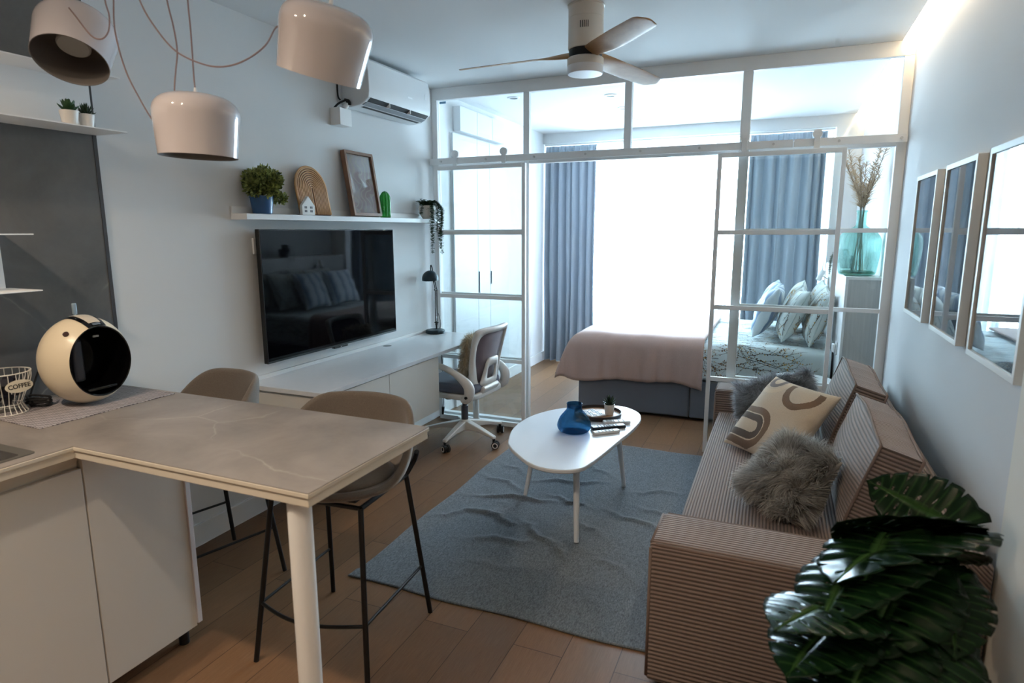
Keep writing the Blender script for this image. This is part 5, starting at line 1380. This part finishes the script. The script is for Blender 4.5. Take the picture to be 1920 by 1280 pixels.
def back_cushion(label, y0, y1, zb, top, xb, lean, seed):
    w_ = y1 - y0; h_ = top; th = .135
    mb = MB(); r = random.Random(seed); a0 = r.uniform(0, 6)
    def shp(y, z, x):                       # softly slumped boxy cushion
        k = (1 - (2 * y / w_) ** 2 * .95); kz = sin(pi * min(1, max(0, z / h_)))
        return V((x + (-.046 * k * kz if x < 0 else .012 * k * kz), y, z + (.010 * k if z > h_ * .9 else 0) + .006 * sin(9 * y + a0) * (z / h_)))
    def face(x): mb.grid(lambda a, b: shp(-w_ / 2 + w_ * a, h_ * b, x), 22, 16)
    face(-th / 2); face(th / 2)
    o = None
    bx = MB()
    bx.grid(lambda a, b: shp(-w_ / 2 + w_ * a, h_, -th / 2 + th * b) + V((0, 0, (.006 * (1 - (2 * b - 1) ** 2) - .004 * abs(sin(pi * 5 * a))) * (1 - (2 * a - 1) ** 8))), 40, 6)
    sd = MB()
    for s in (-1, 1): sd.grid(lambda a, b, s=s: shp(s * w_ / 2, h_ * a, -th / 2 + th * b) + V((0, s * .005 * (1 - (2 * b - 1) ** 2), 0)), 16, 6)
    sd.grid(lambda a, b: shp(-w_ / 2 + w_ * a, 0, -th / 2 + th * b), 22, 6)
    o = obj('back_cushion', mb, M['r_z'], None, smooth=180, world=False)
    obj('top_boxing', bx, M['r_y'], o, smooth=180, world=False); obj('side_boxing', sd, M['r_z'], o, smooth=180, world=False)
    pp = MB()
    for x in (-th / 2, th / 2):
        loop = [shp(-w_ / 2, h_ * i / 8, x) for i in range(9)] + [shp(-w_ / 2 + w_ * i / 14, h_, x) for i in range(1, 15)] + [shp(w_ / 2, h_ * (1 - i / 8), x) for i in range(1, 9)]
        pp.tube(loop, .0055, 8)
    obj('piping', pp, M['pipe'], o, smooth=180, world=False)
    o.location = (xb, (y0 + y1) / 2, zb); o.rotation_euler = (0, radians(lean), 0)
    return tag(o, label, 'sofa cushion', 'corduroy sofa back cushions')
back_cushion('boxy corduroy back cushion at the near end of the sofa, beside the monstera', -2.0, -1.235, .432, .352, 2.848, 17, 1)
back_cushion('boxy corduroy back cushion at the far end of the sofa, beside the glass partition', -1.15, -.44, .432, .365, 2.845, 17, 2)

# scatter cushions
def cush_matrix(bl, br, lean):
    """frame of a leaning cushion from its two bottom corners: x along the bottom edge, y up the face, z out of the face"""
    bl, br = V(bl), V(br); x = (br - bl).normalized(); h = V((0, 0, 1)); out = V((x.y, -x.x, 0)); a = radians(lean)
    y = (h * cos(a) - out * sin(a)).normalized(); z = x.cross(y)
    return Matrix((x, y, z)).transposed().to_4x4()
def fur_cushion(label, ctr, m, w_, h_, th, n, L, ca, cb, seed, droop=.5):
    t = thing('fur_cushion', label, 'cushion', tuple(ctr), 'grey fur cushions on the sofa')
    obj('cover', pillow_mesh(w_, h_, th, m, ctr, 18), plain('fur_ground', ca, .95), t, smooth=180)
    fur('fur', [(p - V(ctr), q) for p, q in pillow_pts(w_, h_, th, m, ctr, n, seed)], L, ca, cb, t, .0034, droop, seed=seed, n=4, spread=.3, clamp=on_sofa(V(ctr)), clump=.75)
def on_sofa(c):
    def f(q):
        z = max(q.z + c.z, .4085); x = min(q.x + c.x, 2.722 + (z - .43) * .306)
        return V((x - c.x, q.y, z - c.z))
    return f
m = cush_matrix((2.46, -1.62, .40), (2.72, -1.98, .40), 44); ctr = V((2.615, -1.775, .55))
fur_cushion('beige-grey shaggy fur cushion at the front, leaning on the near back cushion', ctr, m, .32, .30, .14, 24000, .07, (146, 142, 136), (236, 232, 226), 31, .8)
m2 = cush_matrix((2.36, -.80, .40), (2.78, -.96, .40), 30) @ rotm(0, 0, 24); ctr2 = V((2.548, -.715, .605))
fur_cushion('blue-grey fur cushion at the far end, behind the patterned cushion', ctr2, m2, .41, .22, .10, 24000, .055, (140, 144, 150), (226, 230, 236), 32, .7)
def pattern_cushion():
    bl, br = V((2.325, -1.015, .412)), V((2.605, -1.355, .412)); m = cush_matrix(bl, br, 42); w_ = .45
    ctr = (bl + br) / 2 + m.to_3x3() @ V((0, .21, 0)) + V((0, 0, .01))
    t = NT('cream_tufted_pattern'); tc = t.n('ShaderNodeTexCoord'); sep = t.n('ShaderNodeSeparateXYZ'); t.l(tc.outputs['Object'], sep.inputs[0]); X, Y = sep.outputs[0], sep.outputs[1]
    nz = t.math('MULTIPLY', t.math('SUBTRACT', t.noise(tc.outputs['Object'], 120, 2), .5), .008)
    def stad(cx, cy, half, vert=False, sx=1):
        """distance to a line segment that runs from the left edge to (cx, cy)"""
        dx = t.math('MAXIMUM', t.math('SUBTRACT', X, cx), 0); dy = t.math('SUBTRACT', Y, cy)
        return t.math('ADD', t.math('SQRT', t.math('ADD', t.math('MULTIPLY', dx, dx), t.math('MULTIPLY', dy, dy))), nz)
    def circ(cx, cy):
        dx = t.math('SUBTRACT', X, cx); dy = t.math('SUBTRACT', Y, cy)
        return t.math('ADD', t.math('SQRT', t.math('ADD', t.math('MULTIPLY', dx, dx), t.math('MULTIPLY', dy, dy))), nz)
    def band(d, a, b):
        return t.math('MULTIPLY', t.math('GREATER_THAN', d, a), t.math('LESS_THAN', d, b))
    base = t.mix(t.noise(tc.outputs['Object'], 300, 2), lin((196, 178, 156)), lin((220, 204, 184)))
    d1 = stad(-.055, -.10, 0)
    col = t.mix(band(d1, .074, .108), base, lin((124, 102, 86))); col = t.mix(band(d1, .032, .068), col, lin((92, 82, 76)))
    d2 = circ(.075, .165); top = t.math('LESS_THAN', Y, .185); k2 = t.math('MULTIPLY', band(d2, .074, .110), t.math('LESS_THAN', Y, .19))
    col = t.mix(k2, col, lin((118, 96, 78)))
    d3 = circ(-.135, .195); k3 = band(d3, .028, .055); col = t.mix(k3, col, lin((120, 112, 112))); k4 = band(d3, .070, .10); col = t.mix(t.math('MULTIPLY', k4, .6), col, lin((226, 206, 180)))
    hgt = t.math('ADD', t.math('MAXIMUM', band(d1, .032, .108), t.math('MAXIMUM', k2, t.math('MAXIMUM', k3, k4))), t.math('MULTIPLY', t.noise(tc.outputs['Object'], 260, 2), .5))
    mt = t.done(t.bsdf(col, .9, 0, .15, t.bump(hgt, .7, .006), sheen=.2))
    o = obj('patterned_cushion', pillow_mesh(w_, .45, .14, Matrix(), (0, 0, 0), 30, .07, 2.6, .006, 4), mt, None, smooth=180, world=False)
    o.location = ctr; o.rotation_euler = m.to_euler(); return tag(o, 'cream cushion with tufted brown and grey arches, in the middle of the sofa', 'cushion')
pattern_cushion()
ty = V((2.50, -.245, AZ + .014)); t = thing('sofa_tray', 'round pale wooden tray lying on the far arm of the sofa', 'tray', tuple(ty))
obj('tray_base', MB().lathe([(0, 0), (.112, 0), (.12, .008), (.122, .012), (.112, .011), (0, .008)], 56, ty), plain('pale_tray_wood', (164, 134, 116), .45, noise=.14, nscale=26), t)
obj('tray_rim', MB().lathe([(.114, .004), (.1215, .010), (.122, .016), (.117, .017), (.112, .010)], 56, ty), plain('tray_rim_wood', (132, 98, 78), .4), t)

# ================================================================ framed pictures on the right wall
def wall_picture(y0, y1, label, k):
    x1, x0 = W - .001, 3.124; z0, z1 = 1.10, 1.768; f = .019
    t = thing('wall_picture', label, 'framed picture', (x1, (y0 + y1) / 2, z0), 'white framed pictures on the right wall')
    wf = plain('white_frame', (226, 224, 220), .4)
    mb = MB().box(x0, y0, z0, x1, y1, z0 + f).box(x0, y0, z1 - f, x1, y1, z1).box(x0, y0, z0 + f, x1, y0 + f, z1 - f).box(x0, y1 - f, z0 + f, x1, y1, z1 - f)
    obj('frame', mb, wf, t, bevel=.0012)
    tt = NT('blue_reflection_print'); n_ = tt.noise(tt.coord((1, 1, 2.5), loc=(0, k * 3.1, 0)), 2.4, 4)
    col = tt.ramp(n_, [(.3, (124, 164, 200)), (.5, (160, 192, 220)), (.7, (196, 216, 232))])  # pale blues paint the bluish glass reflections into the print colour
    obj('print', MB().box(x0 + .013, y0 + f, z0 + f, x0 + .016, y1 - f, z1 - f), tt.done(tt.bsdf(col, .6, 0, .2)), t, smooth=0)
    g = NT('picture_glass'); tr = g.n('ShaderNodeBsdfTransparent'); gl = g.n('ShaderNodeBsdfGlossy'); gl.inputs['Roughness'].default_value = .015
    lw = g.n('ShaderNodeLayerWeight'); fr = g.math('ADD', g.math('MULTIPLY', g.math('POWER', lw.outputs['Facing'], 4.0), .80), .12); mx = g.n('ShaderNodeMixShader')
    g.l(fr, mx.inputs[0]); g.l(tr.outputs[0], mx.inputs[1]); g.l(gl.outputs[0], mx.inputs[2])
    obj('glazing', MB().box(x0 + .006, y0 + f, z0 + f, x0 + .0075, y1 - f, z1 - f), g.done(mx.outputs[0]), t, smooth=0)
wall_picture(-1.09, -.646, 'white framed glazed picture on the right wall, the one nearest the partition', 0)
wall_picture(-1.71, -1.256, 'white framed glazed picture on the right wall, the middle one of three', 1)
wall_picture(-2.335, -1.855, 'white framed glazed picture on the right wall, nearest the camera above the plant', 2)

# ================================================================ monstera
def monstera():
    px, py = 2.80, -2.76; t = thing('monstera', 'large dark green monstera plant in a pot between the sofa arm and the wall end', 'potted plant', (px, py, 0))
    obj('pot', MB().lathe([(0, .001), (.11, .001), (.115, .006), (.15, .28), (.152, .30), (.14, .30), (.136, .27), (0, .27)], 48, (px, py, 0)), plain('charcoal_pot', (30, 32, 34), .5), t)
    obj('soil', MB().lathe([(0, .275), (.136, .272)], 32, (px, py, 0)), M['soil'], t)
    lm = NT('monstera_leaf'); vec = lm.coord(); n1 = lm.noise(vec, 9, 3)
    at = lm.n('ShaderNodeAttribute'); at.attribute_name = 'vein'
    c = lm.mix(n1, lin((6, 18, 10)), lin((17, 42, 20))); c = lm.mix(at.outputs['Fac'], c, lin((60, 92, 50)))
    leafm = lm.done(lm.bsdf(c, .25, 0, .14, lm.bump(lm.noise(vec, 30, 2), .15, .004)))
    stm = plain('monstera_stem', (44, 78, 38), .5)
    def outline(a):                       # heart shape, a in -pi..pi from the tip
        s = abs(a) / pi
        return .50 * (1.0 - .16 * s + .10 * sin(s * pi)) * (1 - .32 * math.exp(-((s - 1) / .07) ** 2)) * (1 + .16 * math.exp(-(s / .10) ** 2))
    def leaf(base, tip, up, S, seed, fold=.25, droop=.35):
        r = random.Random(seed); base, tip = V(base), V(tip); d = (tip - base).normalized(); S = (tip - base).length
        side = d.cross(V(up)).normalized(); nrm = side.cross(d)
        vs = []; vein = []; fs = []; NU, NV = 64, 7
        # two halves, each a fan of lobes between cuts that run towards the midrib
        cuts = [.20, .36, .52, .68, .83]
        def pos(lx, ly):
            z = fold * abs(lx) * .6 - droop * (ly ** 2) * .5 - .22 * lx * lx * 2 + .012 * sin(34 * ly + seed) * abs(lx) * 2
            return base + d * (ly * S) + side * (lx * S) + nrm * (z * S)
        for sgn in (-1, 1):
            b0 = len(vs)
            for i in range(NU + 1):
                v = i / NU                              # along the midrib, base to tip
                wv = .54 * (sin(pi * min(1, (v * .93 + .07)) ** .72)) ** .75
                if v > .9: wv *= sqrt(max(0, (1 - v) / .1))
                k = min(abs(v - c) for c in cuts); dp = 1.0
                if k < .010: dp = .55 + .25 * r.random()
                for j in range(NV + 1):
                    q = j / NV * dp; lx = sgn * wv * q; ly = v + (-.16 * (1 - v) + .10 * v) * q * (1 - .2 * v) - .10 * (q if v < .05 else 0)
                    vs.append(pos(lx, ly)); vein.append(1.0 if j == 0 else (.35 if i % 6 == 3 and j < 6 else 0.0))
            for i in range(NU):
                for j in range(NV):
                    a = b0 + i * (NV + 1) + j
                    if j in (1, 2) and (i % 9 in (4, 5)) and r.random() < .35: continue      # small holes near the midrib
                    fs.append((a, a + NV + 1, a + NV + 2, a + 1))
        me = bpy.data.meshes.new('leaf'); me.from_pydata([v - V(t.location) for v in vs], [], fs)
        at_ = me.attributes.new('vein', 'FLOAT', 'POINT'); at_.data.foreach_set('value', vein); me.materials.append(leafm); me.shade_smooth()
        o = bpy.data.objects.new('leaf', me); COL.objects.link(o); o.parent = t
        sd = o.modifiers.new('solid', 'SOLIDIFY'); sd.thickness = .0012
        s0 = V((px + RNG.uniform(-.05, .05), py + RNG.uniform(-.05, .05), .27)); b = base - nrm * .002
        obj('stem', MB().tube(bez(s0, s0 + V((0, 0, .2)), b - V((0, 0, .12)) - d * .05, b, 12), [.0055] * 13, 7), stm, t, smooth=180)
    MLEAVES = [((2.962, -2.658, 0.807), (2.788, -2.608, 0.881), (-0.25, -0.75, 0.75), 0.12, 0.3),
               ((2.888, -2.775, 0.823), (2.686, -2.932, 0.914), (0.15, 0.85, 0.45), 0.12, 0.15),
               ((2.874, -2.799, 0.842), (2.664, -3.033, 0.897), (-0.35, 0.25, 0.9), 0.2, 0.45),
               ((2.904, -2.775, 0.785), (2.951, -2.872, 0.866), (0.1, 0.3, 0.95), 0.15, 0.3),
               ((2.775, -2.902, 0.871), (2.7, -3.097, 0.832), (-0.45, -0.65, 0.6), 0.2, 0.4),
               ((2.723, -2.955, 0.825), (2.636, -3.13, 0.802), (-0.5, -0.55, 0.65), 0.2, 0.4),
               ((2.693, -3.025, 0.76), (2.575, -3.186, 0.815), (-0.25, -0.15, 0.95), 0.15, 0.35),
               ((2.685, -3.035, 0.722), (2.593, -3.206, 0.731), (-0.4, -0.55, 0.7), 0.2, 0.3),
               ((2.817, -2.917, 0.814), (2.731, -3.12, 0.754), (-0.3, -0.8, 0.5), 0.2, 0.35),
               ((2.859, -2.901, 0.808), (2.808, -3.092, 0.729), (0, -0.85, 0.5), 0.2, 0.35),
               ((2.891, -2.91, 0.802), (2.889, -3.056, 0.739), (0.1, -0.8, 0.5), 0.2, 0.35),
               ((2.772, -3.019, 0.729), (2.693, -3.203, 0.696), (-0.3, -0.75, 0.55), 0.2, 0.3),
               ((2.857, -3.006, 0.721), (2.785, -3.198, 0.69), (-0.1, -0.8, 0.5), 0.2, 0.3),
               ((2.717, -3.041, 0.681), (2.633, -3.223, 0.67), (-0.4, -0.65, 0.6), 0.2, 0.3),
               ((2.883, -2.978, 0.697), (2.854, -3.151, 0.665), (0.15, -0.8, 0.5), 0.2, 0.3),
               ((2.819, -2.887, 0.736), (2.696, -3.087, 0.775), (-0.3, -0.3, 0.9), 0.2, 0.4),
               ((2.859, -2.794, 0.785), (2.778, -2.971, 0.737), (-0.2, -0.7, 0.6), 0.2, 0.35)]
    for k, L in enumerate(MLEAVES): leaf(*L[:3], 0, 40 + k, *L[3:])
monstera()
